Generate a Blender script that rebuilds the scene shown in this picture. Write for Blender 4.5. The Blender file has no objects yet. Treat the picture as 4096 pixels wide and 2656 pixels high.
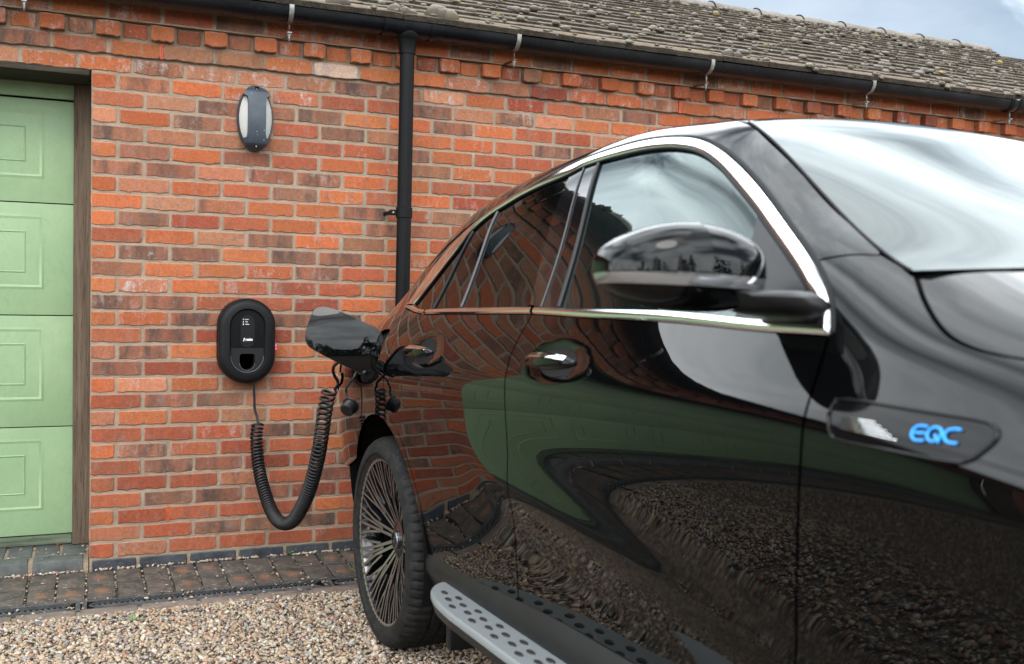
import bpy, bmesh, math, random
import numpy as np
from mathutils import Vector, Matrix, noise
from mathutils.geometry import delaunay_2d_cdt
random.seed(7); rng = np.random.default_rng(11)
SC = bpy.context.scene; COL = SC.collection
R = math.radians
# ---------------------------------------------------------------- camera
YAW, PITCH, ROLL = .3964, -.0478, .0252
CPOS = Vector((.0227, -4.8032, 1.2793)); FPX = 3982.2
cy_, sy_, cp_, sp_ = math.cos(YAW), math.sin(YAW), math.cos(PITCH), math.sin(PITCH)
FWD = Vector((sy_*cp_, cy_*cp_, sp_)); RGT0 = Vector((cy_, -sy_, 0)); UP0 = RGT0.cross(FWD)
RGT = RGT0*math.cos(ROLL)+UP0*math.sin(ROLL); UPV = UP0*math.cos(ROLL)-RGT0*math.sin(ROLL)
cam_d = bpy.data.cameras.new('camera'); cam = bpy.data.objects.new('camera', cam_d); COL.objects.link(cam)
m = Matrix.Identity(4)
for i in range(3):
    m[i][0] = RGT[i]; m[i][1] = UPV[i]; m[i][2] = -FWD[i]; m[i][3] = CPOS[i]
cam.matrix_world = m
cam_d.sensor_fit = 'HORIZONTAL'; cam_d.sensor_width = 36; cam_d.lens = 36*FPX/4096
cam_d.clip_start = .05; cam_d.clip_end = 2000
cam_d.dof.use_dof = True; cam_d.dof.focus_distance = 4.55; cam_d.dof.aperture_fstop = 4.0
SC.camera = cam
def project(p):
    d = Vector(p)-CPOS; w = d.dot(FWD)
    return (2048+FPX*d.dot(RGT)/w, 1328-FPX*d.dot(UPV)/w, w)
def ray_y(px, py, Y):
    d = RGT*((px-2048)/FPX)-UPV*((py-1328)/FPX)+FWD
    return CPOS+d*((Y-CPOS.y)/d.y)
def ray_z(px, py, Z):
    d = RGT*((px-2048)/FPX)-UPV*((py-1328)/FPX)+FWD
    return CPOS+d*((Z-CPOS.z)/d.z)
# ---------------------------------------------------------------- sky, sun, exposure
SKYLOC = (4.1251, 19.7003, 9.4269)  # unseen clouds placed bright for the car's reflections, blue gap in view
SUN_EL, SUN_AZ = R(44), R(200)     # azimuth of the sun measured clockwise from +Y (behind the camera, to the left)
W = bpy.data.worlds.new('World'); SC.world = W; W.use_nodes = True
wn = W.node_tree.nodes; wl = W.node_tree.links; wn.clear()
def wnode(t, **k):
    n = wn.new(t)
    for a, b in k.items(): setattr(n, a, b)
    return n
sky = wnode('ShaderNodeTexSky', sky_type='NISHITA', sun_disc=False, sun_elevation=SUN_EL, sun_rotation=SUN_AZ, air_density=1.1, dust_density=1.5, ozone_density=1.6)
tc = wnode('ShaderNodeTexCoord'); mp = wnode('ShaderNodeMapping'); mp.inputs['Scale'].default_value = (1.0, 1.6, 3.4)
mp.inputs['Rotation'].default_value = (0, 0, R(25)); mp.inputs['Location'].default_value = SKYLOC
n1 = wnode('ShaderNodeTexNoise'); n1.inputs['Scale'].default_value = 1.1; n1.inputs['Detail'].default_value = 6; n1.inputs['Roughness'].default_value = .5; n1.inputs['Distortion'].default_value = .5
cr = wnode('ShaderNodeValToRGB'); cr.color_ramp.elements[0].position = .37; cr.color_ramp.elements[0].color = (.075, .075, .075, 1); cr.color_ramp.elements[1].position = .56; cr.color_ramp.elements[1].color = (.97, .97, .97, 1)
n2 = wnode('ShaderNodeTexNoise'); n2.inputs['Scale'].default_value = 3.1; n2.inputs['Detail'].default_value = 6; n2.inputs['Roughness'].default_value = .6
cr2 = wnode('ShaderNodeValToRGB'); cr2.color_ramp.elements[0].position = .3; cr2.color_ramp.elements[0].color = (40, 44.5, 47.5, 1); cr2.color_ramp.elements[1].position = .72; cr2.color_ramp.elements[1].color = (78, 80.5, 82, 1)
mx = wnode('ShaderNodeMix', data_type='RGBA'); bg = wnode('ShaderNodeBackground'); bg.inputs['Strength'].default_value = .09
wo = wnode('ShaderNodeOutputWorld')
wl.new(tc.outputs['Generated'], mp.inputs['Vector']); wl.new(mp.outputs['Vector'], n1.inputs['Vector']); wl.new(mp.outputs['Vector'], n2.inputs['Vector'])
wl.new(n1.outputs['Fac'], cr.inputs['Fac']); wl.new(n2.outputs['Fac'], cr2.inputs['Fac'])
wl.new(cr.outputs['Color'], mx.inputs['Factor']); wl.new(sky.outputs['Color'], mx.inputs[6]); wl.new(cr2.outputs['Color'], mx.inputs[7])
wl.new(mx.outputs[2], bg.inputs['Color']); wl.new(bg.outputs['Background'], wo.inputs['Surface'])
sd = bpy.data.lights.new('sun', 'SUN'); sd.energy = 1.5; sd.angle = R(25); sd.color = (1, .96, .9)
so = bpy.data.objects.new('sun', sd); COL.objects.link(so)
sdir = Vector((math.sin(SUN_AZ)*math.cos(SUN_EL), math.cos(SUN_AZ)*math.cos(SUN_EL), math.sin(SUN_EL)))
so.rotation_euler = sdir.to_track_quat('Z', 'Y').to_euler(); so.location = (-3, -8, 9)
SC.view_settings.view_transform = 'Standard'; SC.view_settings.look = 'None'; SC.view_settings.gamma = 1; SC.view_settings.use_curve_mapping = False
SC.view_settings.exposure = 0.0
SC.render.engine = 'CYCLES'
SC.cycles.use_denoising = True; SC.cycles.max_bounces = 8; SC.cycles.glossy_bounces = 5; SC.cycles.diffuse_bounces = 3; SC.cycles.caustics_reflective = False; SC.cycles.caustics_refractive = False
# ---------------------------------------------------------------- helpers
def tag(o, label=None, cat=None, group=None, kind=None):
    if label: o['label'] = label
    if cat: o['category'] = cat
    if group: o['group'] = group
    if kind: o['kind'] = kind
    return o
def empty(name, loc=(0, 0, 0), **k):
    o = bpy.data.objects.new(name, None); COL.objects.link(o); o.location = loc; o.empty_display_size = .1
    return tag(o, **k) if not k.get('cat') else tag(o, kind='thing', **k)
def mesh_data(name, V, F, mat=None, smooth=False):
    me = bpy.data.meshes.new(name); me.from_pydata([tuple(map(float, v)) for v in V], [], [tuple(map(int, f)) for f in F]); me.update()
    if mat: me.materials.append(mat)
    if smooth: me.shade_smooth()
    return me
def obj(name, me, parent=None, loc=None, rot=None, **k):
    o = bpy.data.objects.new(name, me); COL.objects.link(o)
    if parent is not None: o.parent = parent
    if loc is not None: o.location = loc
    if rot is not None: o.rotation_euler = rot
    return tag(o, **k)
def np_mesh(name, V, F, mat=None, smooth=False):
    """fast mesh from arrays; F (n,3) or (n,4)"""
    V = np.asarray(V, np.float32); F = np.asarray(F, np.int32); k = F.shape[1]
    me = bpy.data.meshes.new(name); me.vertices.add(len(V)); me.vertices.foreach_set('co', V.ravel())
    me.loops.add(F.size); me.loops.foreach_set('vertex_index', F.ravel())
    me.polygons.add(len(F)); me.polygons.foreach_set('loop_start', np.arange(0, F.size, k, dtype=np.int32))
    me.update(calc_edges=True); me.validate()
    if mat: me.materials.append(mat)
    if smooth: me.shade_smooth()
    return me
class MB:
    """collects shapes for one mesh"""
    def __init__(s): s.v = []; s.f = []
    def add(s, V, F):
        n = len(s.v); s.v += [tuple(map(float, v)) for v in V]; s.f += [tuple(int(i)+n for i in f) for f in F]; return s
    def box(s, a, b, bev=0):
        (x0, y0, z0), (x1, y1, z1) = a, b
        if bev <= 0:
            V = [(x, y, z) for z in (z0, z1) for y in (y0, y1) for x in (x0, x1)]
            return s.add(V, [(0, 2, 3, 1), (4, 5, 7, 6), (0, 1, 5, 4), (2, 6, 7, 3), (0, 4, 6, 2), (1, 3, 7, 5)])
        bm = bmesh.new(); bmesh.ops.create_cube(bm, size=1)
        for v in bm.verts: v.co = Vector(((x0+x1)/2+v.co.x*(x1-x0), (y0+y1)/2+v.co.y*(y1-y0), (z0+z1)/2+v.co.z*(z1-z0)))
        bmesh.ops.bevel(bm, geom=bm.edges[:], offset=bev, segments=2, profile=.6, affect='EDGES')
        bm.verts.index_update(); s.add([v.co for v in bm.verts], [[v.index for v in f.verts] for f in bm.faces]); bm.free(); return s
    def tube(s, P, r, n=8, cap=True, closed=False):
        P = [Vector(p) for p in P]; k = len(P); rr = r if hasattr(r, '__len__') else [r]*k
        t0 = (P[1]-P[0]).normalized(); u = t0.orthogonal().normalized(); V = []
        for i in range(k):
            t = ((P[(i+1) % k] if (closed or i < k-1) else P[i])-(P[i-1] if (closed or i > 0) else P[i])).normalized()
            u = (u-t*u.dot(t)).normalized(); w = t.cross(u)
            for j in range(n):
                a = 2*math.pi*j/n; V.append(P[i]+(u*math.cos(a)+w*math.sin(a))*rr[i])
        F = []
        for i in range(k if closed else k-1):
            for j in range(n): a = i*n+j; b = i*n+(j+1) % n; c = ((i+1) % k)*n; F.append((a, b, c+(j+1) % n, c+j))
        if cap and not closed: F += [tuple(range(n))[::-1], tuple(range((k-1)*n, k*n))]
        return s.add(V, F)
    def lathe(s, prof, n=48, axis='Z', c=(0, 0, 0), closed=False):
        V = []; k = len(prof)
        for j in range(n):
            a = 2*math.pi*j/n; ca, sa = math.cos(a), math.sin(a)
            for (r, h) in prof:
                p = {'Z': (r*ca, r*sa, h), 'Y': (r*ca, h, r*sa), 'X': (h, r*ca, r*sa)}[axis]
                V.append((p[0]+c[0], p[1]+c[1], p[2]+c[2]))
        F = []
        for j in range(n):
            for i in range(k if closed else k-1):
                a = j*k+i; b = j*k+(i+1) % k; c2 = ((j+1) % n)*k
                F.append((a, c2+i, c2+(i+1) % k, b))
        return s.add(V, F)
    def prism(s, poly, axis, h0, h1):
        """extrude 2D polygon; axis 'Y': poly in (x,z); 'X': (y,z); 'Z': (x,y)"""
        def P(q, h): return {'Y': (q[0], h, q[1]), 'X': (h, q[0], q[1]), 'Z': (q[0], q[1], h)}[axis]
        n = len(poly); V = [P(q, h0) for q in poly]+[P(q, h1) for q in poly]
        return s.add(V, [tuple(range(n)), tuple(range(2*n-1, n-1, -1))]+[(i, n+i, n+(i+1) % n, (i+1) % n) for i in range(n)])
    def build(s, name, mat, parent=None, smooth=False, loc=None, rot=None, fixn=True, **k):
        me = mesh_data(name, s.v, s.f, mat, smooth)
        if fixn:
            bm = bmesh.new(); bm.from_mesh(me); bmesh.ops.recalc_face_normals(bm, faces=bm.faces[:]); bm.to_mesh(me); bm.free()
        if smooth == 'auto':
            me.shade_smooth(); me.set_sharp_from_angle(angle=R(38))
        return obj(name, me, parent, loc, rot, **k)
def cdt_fill(outline, holes=(), step=.02, inner=True):
    """triangulate a 2D region with interior grid points -> verts2d, tris, n_outline"""
    pts = [Vector(p) for p in outline]; n0 = len(pts); edges = [(i, (i+1) % n0) for i in range(n0)]
    base = n0
    for h in holes:
        k = len(h); pts += [Vector(p) for p in h]; edges += [(base+i, base+(i+1) % k) for i in range(k)]; base += k
    if inner:
        A = np.array([tuple(p) for p in pts]); lo = A.min(0); hi = A.max(0)
        gx = np.arange(lo[0]+step/2, hi[0], step); gy = np.arange(lo[1]+step/2, hi[1], step*.87)
        G = []
        for j, y in enumerate(gy):
            for x in gx: G.append((x+(step/2 if j % 2 else 0), y))
        G = np.array(G).reshape(-1, 2)
        if len(G):
            ins = np.zeros(len(G), bool); dmin = np.full(len(G), 1e9)
            loops = [np.array([tuple(Vector(p)) for p in outline])]+[np.array([tuple(Vector(p)) for p in h]) for h in holes]
            for L in loops:
                a = L; b = np.roll(L, -1, 0)
                for (x0, y0), (x1, y1) in zip(a, b):
                    c = ((y0 > G[:, 1]) != (y1 > G[:, 1]))
                    with np.errstate(divide='ignore', invalid='ignore'):
                        xi = (x1-x0)*(G[:, 1]-y0)/(y1-y0)+x0
                    ins ^= c & (G[:, 0] < xi)
                    d = np.array([x1-x0, y1-y0]); l2 = (d*d).sum()+1e-12
                    t = np.clip(((G-[x0, y0])@d)/l2, 0, 1); q = G-([x0, y0]+t[:, None]*d); dmin = np.minimum(dmin, (q*q).sum(1))
            G = G[ins & (dmin > (step*.4)**2)]
            pts += [Vector((float(x), float(y))) for x, y in G]
    ov, oe, of, a1, a2, a3 = delaunay_2d_cdt(pts, edges, [], 1, 1e-7)
    if holes:
        L = [np.array([tuple(Vector(p)) for p in h]) for h in holes]
        def inh(c):
            for h in L:
                r = False
                for (x0, y0), (x1, y1) in zip(h, np.roll(h, -1, 0)):
                    if (y0 > c[1]) != (y1 > c[1]) and c[0] < (x1-x0)*(c[1]-y0)/(y1-y0)+x0: r = not r
                if r: return True
            return False
        of = [f for f in of if not inh(sum((ov[i] for i in f), Vector((0, 0)))/len(f))]
    return [tuple(v) for v in ov], of, n0
def dens(L, step, closed=False):
    """resample a polyline finely (linear)"""
    out = []; n = len(L)
    for i in range(n if closed else n-1):
        a = np.array(L[i], float); b = np.array(L[(i+1) % n], float); k = max(1, int(math.ceil(np.linalg.norm(b-a)/step)))
        out += [tuple(a+(b-a)*j/k) for j in range(k)]
    if not closed: out.append(tuple(map(float, L[-1])))
    return out
def smooth_poly(L, k=6):
    """Catmull-Rom through points"""
    L = [np.array(p, float) for p in L]; P = [2*L[0]-L[1]]+L+[2*L[-1]-L[-2]]; out = []
    for i in range(1, len(P)-2):
        for j in range(k):
            t = j/k; a, b, c, d = P[i-1], P[i], P[i+1], P[i+2]
            out.append(tuple(.5*((2*b)+(c-a)*t+(2*a-5*b+4*c-d)*t*t+(3*b-a-3*c+d)*t**3)))
    out.append(tuple(L[-1])); return out
# ---------------------------------------------------------------- materials
def new_mat(name):
    m = bpy.data.materials.new(name); m.use_nodes = True; nt = m.node_tree; b = nt.nodes['Principled BSDF']
    return m, nt, b
class NT:
    def __init__(s, nt): s.nt = nt
    def n(s, t, ins=None, **k):
        x = s.nt.nodes.new(t)
        for a, b in k.items(): setattr(x, a, b)
        for a, b in (ins or {}).items():
            if hasattr(b, 'is_output'): s.nt.links.new(b, x.inputs[a])
            else: x.inputs[a].default_value = b
        return x
    def l(s, a, b): s.nt.links.new(a, b)
    def noise(s, vec, scale, detail=4, rough=.55, dist=0):
        return s.n('ShaderNodeTexNoise', {'Vector': vec, 'Scale': scale, 'Detail': detail, 'Roughness': rough, 'Distortion': dist}).outputs['Fac']
    def ramp(s, fac, *st):
        r = s.n('ShaderNodeValToRGB', {'Fac': fac}); e = r.color_ramp.elements
        while len(e) < len(st): e.new(.5)
        for q, (p, c) in zip(e, st): q.position = p; q.color = c if len(c) == 4 else (*c, 1)
        return r.outputs['Color']
    def rampv(s, fac, a, b, va=0., vb=1.):
        return s.n('ShaderNodeMapRange', {'Value': fac, 'From Min': a, 'From Max': b, 'To Min': va, 'To Max': vb}, clamp=True).outputs['Result']
    def mix(s, fac, a, b, mode='MIX'):
        x = s.n('ShaderNodeMix', data_type='RGBA', blend_type=mode)
        for i, v in ((0, fac), (6, a), (7, b)):
            if hasattr(v, 'is_output'): s.l(v, x.inputs[i])
            else: x.inputs[i].default_value = v if i == 0 else (v if len(v) == 4 else (*v, 1))
        return x.outputs[2]
    def math(s, op, a, b=0.):
        x = s.n('ShaderNodeMath', operation=op)
        for i, v in ((0, a), (1, b)):
            if hasattr(v, 'is_output'): s.l(v, x.inputs[i])
            else: x.inputs[i].default_value = v
        return x.outputs[0]
    def bump(s, h, strength, dist=.002):
        return s.n('ShaderNodeBump', {'Height': h, 'Strength': strength, 'Distance': dist}).outputs['Normal']
    def obj(s): return s.n('ShaderNodeTexCoord').outputs['Object']
    def pos(s): return s.n('ShaderNodeNewGeometry').outputs['Position']
def plain(name, col, rough=.5, metal=0., spec=.5, coat=0., grain=0., gscale=400., var=0., vscale=8., ior=None, bumpd=.0006):
    m, nt, b = new_mat(name); T = NT(nt)
    b.inputs['Base Color'].default_value = (*col, 1); b.inputs['Roughness'].default_value = rough; b.inputs['Metallic'].default_value = metal
    b.inputs['Specular IOR Level'].default_value = spec; b.inputs['Coat Weight'].default_value = coat; b.inputs['Coat Roughness'].default_value = .02
    if ior: b.inputs['IOR'].default_value = ior
    p = T.pos()
    if var:
        f = T.noise(p, vscale, 5, .6)
        nt.links.new(T.mix(T.rampv(f, .35, .7), tuple(c*(1-var) for c in col), tuple(min(1, c*(1+var)) for c in col)), b.inputs['Base Color'])
        nt.links.new(T.rampv(f, .3, .7, max(0, rough-.12), min(1, rough+.12)), b.inputs['Roughness'])
    if grain:
        nt.links.new(T.bump(T.noise(p, gscale, 3, .6), grain, bumpd), b.inputs['Normal'])
    return m
# ================================================================ building materials
def brick_mat(name, joined=False):
    m, nt, b = new_mat(name); T = NT(nt)
    if joined:
        at = T.n('ShaderNodeAttribute', attribute_name='tint'); tint, dark = at.outputs['Color'], at.outputs['Alpha']; rnd = T.n('ShaderNodeNewGeometry').outputs['Random Per Island']
        idx = T.n('ShaderNodeAttribute', attribute_name='white').outputs['Fac']
    else:
        oi = T.n('ShaderNodeObjectInfo'); tint, dark, rnd, idx = oi.outputs['Color'], oi.outputs['Alpha'], oi.outputs['Random'], oi.outputs['Object Index']
    p = T.n('ShaderNodeVectorMath', {0: T.pos(), 1: T.n('ShaderNodeCombineXYZ', {'X': T.math('MULTIPLY', rnd, 37.), 'Y': T.math('MULTIPLY', rnd, 91.), 'Z': T.math('MULTIPLY', rnd, 53.)}).outputs[0]}, operation='ADD').outputs[0]
    ps = T.n('ShaderNodeMapping', {'Vector': p, 'Scale': (1, 1, .28)}).outputs[0]
    n_mid = T.noise(p, 22, 6, .6, .4); n_low = T.noise(ps, 13, 4, .55, .6); n_fine = T.noise(p, 170, 4, .65); n_gr = T.noise(p, 560, 3, .7)
    # body colour: mottled between a hotter and a duller version of the brick's own tint
    c = T.mix(T.rampv(n_low, .36, .66), tint, T.mix(1., tint, (1.32, 1.22, 1.05), 'MULTIPLY'))
    c = T.mix(T.rampv(n_mid, .52, .72, 0, .55), c, T.mix(1., tint, (.72, .62, .66), 'MULTIPLY'))
    # kiln-dark smudges
    sm_ = T.math('MULTIPLY', T.rampv(T.math('ADD', n_low, T.math('MULTIPLY', n_fine, .35)), .56, .80), dark)
    c = T.mix(T.math('MULTIPLY', sm_, .92), c, (.058, .042, .036))
    c = T.mix(T.math('MULTIPLY', T.rampv(n_mid, .56, .66), T.math('MULTIPLY', dark, .85)), c, (.135, .080, .060))
    # lime bloom: vertical streaks
    st = T.noise(T.n('ShaderNodeMapping', {'Vector': p, 'Scale': (1, 1, .25)}).outputs[0], 26, 5, .65, .5)
    wt = T.math('MULTIPLY', T.rampv(T.math('ADD', T.math('MULTIPLY', T.math('ADD', st, n_mid), .5), T.math('MULTIPLY', n_fine, .28)), .655, .79), T.rampv(idx, 0, 3, .16, 1.))
    c = T.mix(T.math('MULTIPLY', wt, .75), c, (.46, .38, .35))
    # pits and specks
    c = T.mix(T.rampv(T.noise(p, 330, 2, .5), .67, .73, 0, .8), c, (.035, .022, .018))
    c = T.mix(T.rampv(T.noise(p, 410, 2, .5), .70, .76, 0, .55), c, (.5, .37, .3))
    if not joined:
        ge = T.n('ShaderNodeSeparateXYZ', {0: T.n('ShaderNodeTexCoord').outputs['Generated']})
        ex = T.math('MULTIPLY', T.math('MINIMUM', ge.outputs['X'], T.math('SUBTRACT', 1., ge.outputs['X'])), 3.3); ez = T.math('MINIMUM', ge.outputs['Z'], T.math('SUBTRACT', 1., ge.outputs['Z']))
        eg = T.math('ADD', T.math('MINIMUM', ex, ez), T.math('MULTIPLY', T.math('SUBTRACT', n_fine, .5), .28))
        c = T.mix(T.rampv(eg, .015, .12, .50, 0), c, (.34, .26, .215))
    c = T.mix(.5, c, T.mix(1., c, T.ramp(T.noise(p, 85, 4, .7), (.32, (.60, .58, .58)), (.68, (1.38, 1.38, 1.36))), 'MULTIPLY'))
    c = T.mix(.30, c, T.mix(1., c, T.ramp(n_gr, (.3, (.5, .5, .5)), (.7, (1.55, 1.55, 1.55))), 'MULTIPLY'))
    T.l(c, b.inputs['Base Color']); b.inputs['Roughness'].default_value = .88; b.inputs['Specular IOR Level'].default_value = .25
    hgt = T.math('ADD', T.math('MULTIPLY', n_fine, .6), T.math('ADD', T.math('MULTIPLY', n_gr, .25), T.math('MULTIPLY', n_mid, 1.2)))
    T.l(T.bump(hgt, .75, .004), b.inputs['Normal'])
    return m
M_BRICK = brick_mat('brick'); M_BRICKJ = brick_mat('brick_far', True)
def mortar_mat():
    m, nt, b = new_mat('mortar'); T = NT(nt); p = T.pos()
    f = T.noise(p, 9, 5, .6); g = T.noise(p, 420, 3, .7)
    c = T.mix(T.rampv(f, .35, .68), (.225, .172, .122), (.325, .255, .187))
    c = T.mix(.5, c, T.mix(1., c, T.ramp(g, (.3, (.5, .5, .5)), (.7, (1.5, 1.45, 1.4))), 'MULTIPLY'))
    T.l(c, b.inputs['Base Color']); b.inputs['Roughness'].default_value = .95; b.inputs['Specular IOR Level'].default_value = .15
    T.l(T.bump(T.math('ADD', g, T.math('MULTIPLY', T.noise(p, 60, 4, .6), 2.)), .8, .003), b.inputs['Normal']); return m
M_MORTAR = mortar_mat()
def blue_mat(name, c0, c1, rough, warm=0., lichen=0.):
    m, nt, b = new_mat(name); T = NT(nt); p = T.pos()
    f = T.noise(p, 16, 5, .6); g = T.noise(p, 300, 3, .7)
    c = T.mix(T.rampv(f, .35, .65), c0, c1)
    if warm:
        rnd = T.n('ShaderNodeObjectInfo').outputs['Random']
        q = T.n('ShaderNodeTexCoord').outputs['Object']
        ln = T.n('ShaderNodeVectorMath', {0: T.n('ShaderNodeMapping', {'Vector': q, 'Scale': (22, 13, 1)}).outputs[0]}, operation='LENGTH').outputs['Value']
        k = T.math('MULTIPLY', T.rampv(T.math('ADD', ln, T.math('MULTIPLY', T.noise(p, 30, 3), 1.0)), .55, 1.35, 1, 0), T.rampv(rnd, .25, .75))
        c = T.mix(T.math('MULTIPLY', k, warm), c, (.20, .095, .055))
    if lichen:
        s_ = T.noise(T.n('ShaderNodeMapping', {'Vector': p, 'Scale': (.45, 1.3, 1)}).outputs[0], 95, 4, .6)
        c = T.mix(T.rampv(s_, .60, .68, 0, lichen), c, (.36, .30, .21))
        c = T.mix(T.rampv(T.noise(p, 260, 2), .68, .74, 0, .6), c, (.42, .38, .32))
    T.l(c, b.inputs['Base Color']); T.l(T.rampv(f, .3, .7, rough-.12, rough+.12), b.inputs['Roughness']); b.inputs['Specular IOR Level'].default_value = .4
    T.l(T.bump(T.math('ADD', g, T.math('MULTIPLY', f, 2.)), .5, .002), b.inputs['Normal']); return m
M_BLUE = blue_mat('blue_engineering_brick', (.020, .023, .030), (.045, .050, .060), .5, 0, .25)
M_SILLB = blue_mat('sill_brick', (.055, .060, .062), (.10, .105, .10), .5, 0, .3)
M_PAVER = blue_mat('paver', (.040, .035, .032), (.090, .074, .062), .78, .95, .8)
M_EDGE = blue_mat('edging_brick', (.115, .085, .070), (.19, .15, .125), .85, 0, .5)
M_BLACKPVC = plain('black_upvc', (.005, .0055, .007), .30, spec=.3, grain=.03, gscale=40, var=.2, vscale=6)
M_PIPE = plain('black_pipe', (.005, .0055, .006), .48, spec=.12, grain=.25, gscale=700, var=.25, vscale=10)
M_GALV = plain('galvanised_steel', (.24, .24, .22), .5, .6, var=.3, vscale=60)
M_RUST = plain('rusty_rod', (.13, .060, .030), .75, .3, var=.5, vscale=80)
M_WEEP = plain('weep_vent_plastic', (.62, .085, .022), .45)
M_DARK = plain('dark_void', (.004, .004, .004), .9, spec=.1)
def tile_mat():
    m, nt, b = new_mat('roof_tile'); T = NT(nt); p = T.pos()
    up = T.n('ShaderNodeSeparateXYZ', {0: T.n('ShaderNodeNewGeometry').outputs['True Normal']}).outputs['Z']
    f = T.noise(p, 11, 5, .65); g = T.noise(p, 260, 3, .7)
    top = T.mix(T.rampv(f, .35, .68), (.072, .056, .041), (.125, .104, .082))
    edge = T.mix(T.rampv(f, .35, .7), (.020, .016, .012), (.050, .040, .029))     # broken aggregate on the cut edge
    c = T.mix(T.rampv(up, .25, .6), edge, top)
    c = T.mix(T.rampv(T.noise(p, 330, 2), .64, .70, 0, .8), c, (.34, .27, .18))
    c = T.mix(T.rampv(T.noise(p, 34, 4, .6), .68, .72, 0, .8), c, (.42, .43, .42))  # pale lichen
    c = T.mix(.45, c, T.mix(1., c, T.ramp(g, (.3, (.45, .45, .45)), (.7, (1.6, 1.6, 1.6))), 'MULTIPLY'))
    T.l(c, b.inputs['Base Color']); b.inputs['Roughness'].default_value = .92; b.inputs['Specular IOR Level'].default_value = .2
    T.l(T.bump(T.math('ADD', g, T.math('MULTIPLY', T.noise(p, 50, 4), 2.)), .9, .004), b.inputs['Normal']); return m
M_TILE = tile_mat()
def ridge_mat():
    m, nt, b = new_mat('ridge_tile'); T = NT(nt); p = T.pos(); f = T.noise(p, 7, 5, .65); g = T.noise(p, 120, 4, .7)
    up = T.n('ShaderNodeSeparateXYZ', {0: T.n('ShaderNodeNewGeometry').outputs['Normal']}).outputs['Z']
    c = T.mix(T.rampv(T.math('ADD', f, T.math('MULTIPLY', g, .5)), .6, .9), (.115, .10, .088), (.185, .168, .154))
    moss = T.rampv(T.math('ADD', T.math('MULTIPLY', g, .9), T.math('MULTIPLY', up, -.55)), .13, .30)
    c = T.mix(T.math('MULTIPLY', moss, .7), c, (.060, .048, .026))
    T.l(c, b.inputs['Base Color']); b.inputs['Roughness'].default_value = .93; T.l(T.bump(g, .7, .006), b.inputs['Normal']); return m
M_RIDGE = ridge_mat()
def moss_mat():
    m, nt, b = new_mat('moss'); T = NT(nt); p = T.pos(); g = T.noise(p, 330, 3, .7)
    gn = T.n('ShaderNodeNewGeometry'); rnd = gn.outputs['Random Per Island']; up = T.n('ShaderNodeSeparateXYZ', {0: gn.outputs['Normal']}).outputs['Z']
    c = T.ramp(rnd, (0., (.10, .085, .07)), (.35, (.14, .12, .10)), (.62, (.075, .06, .045)), (.80, (.16, .145, .11)), (.97, (.13, .115, .08)), (1., (.24, .17, .03)))
    c = T.mix(T.math('MULTIPLY', T.rampv(up, .3, .95), T.rampv(g, .3, .7, .25, .75)), c, (.36, .345, .325))
    T.l(T.mix(.6, c, T.mix(1., c, T.ramp(g, (.3, (.35, .35, .35)), (.7, (1.5, 1.5, 1.5))), 'MULTIPLY')), b.inputs['Base Color']); b.inputs['Roughness'].default_value = 1; b.inputs['Specular IOR Level'].default_value = .05
    T.l(T.bump(g, 1., .006), b.inputs['Normal']); return m
M_MOSS = moss_mat()
# ================================================================ the outbuilding
XE = 8.05                     # right-hand gable
building = empty('brick_outbuilding', (0, 0, -.06), label='long red brick outbuilding with mossy tiled roof behind the black car', cat='building')
building_off = Vector((0, 0, .06))
def bpart(o): o.parent = building; o.location = building_off+o.location; return o
MY = .0045                     # mortar face lies this far behind the brick faces
wall = MB()
wall.box((0, MY, -.12), (XE-.1, .26, 2.255)); wall.box((-4.4, MY, 2.178), (-.0001, .26, 2.2549)); wall.box((-6.5, MY, -.12), (-4.4001, .2599, 2.2548))
wall.box((-6.5, MY-.014, 2.2551), (XE-.1, .26, 2.3949)); wall.box((-6.5, MY-.050, 2.395), (XE-.1, .26, 2.60))
wall_o = bpart(wall.build('wall', M_MORTAR))
# --- bricks: ragged-edged units that share a few meshes
def brick_mesh(i, L, H=.0632, D=.06, rag=.0022, cham=.0035):
    r = random.Random(100+i); nL = 10 if L > .15 else 6; nH = 3; P = []; L -= .0025
    def j(s=1.): return (r.random()-.5)*2*rag*s
    for k in range(nL): P.append((-L/2+L*k/nL, -H/2+(j(1.5)-.0006)))       # ragged lower edge
    for k in range(nH): P.append((L/2+j(.8), -H/2+H*k/nH))
    for k in range(nL): P.append((L/2-L*k/nL, H/2+j(.7)))
    for k in range(nH): P.append((-L/2+j(.8), H/2-H*k/nH))
    cc = .004
    n = len(P)
    Q = []
    for (x, z) in P:
        fx = max(0, abs(x)-(L/2-cc))/cc; fz = max(0, abs(z)-(H/2-cc))/cc
        if fx > .3 and fz > .3: x -= math.copysign(cc*.45, x); z -= math.copysign(cc*.45, z)
        Q.append((x, z))
    V = [(x*(1-2*cham/L), 0+j(.25), z*(1-2*cham/H)) for x, z in Q]+[(x, cham*.75+abs(j(.4)), z) for x, z in Q]+[(x, D, z) for x, z in Q]
    F = [tuple(range(n))]+[(i, n+i, n+(i+1) % n, (i+1) % n) for i in range(n)]+[(n+i, 2*n+i, 2*n+(i+1) % n, n+(i+1) % n) for i in range(n)]
    F = [f[::-1] for f in F]
    me = mesh_data('brick', V, F, M_BRICK)
    bm = bmesh.new(); bm.from_mesh(me); bmesh.ops.recalc_face_normals(bm, faces=bm.faces[:]); bm.to_mesh(me); bm.free()
    return me
BM_S = [brick_mesh(i, .215) for i in range(14)]; BM_H = [brick_mesh(40+i, .1025) for i in range(8)]
TINT = {'o': (.60, .170, .066), 'r': (.50, .135, .064), 'R': (.37, .085, .045), 'm': (.48, .190, .106), 'd': (.40, .155, .095), 'p': (.60, .245, .145), 'w': (.60, .230, .140), 'W': (.85, .60, .50)}
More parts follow.
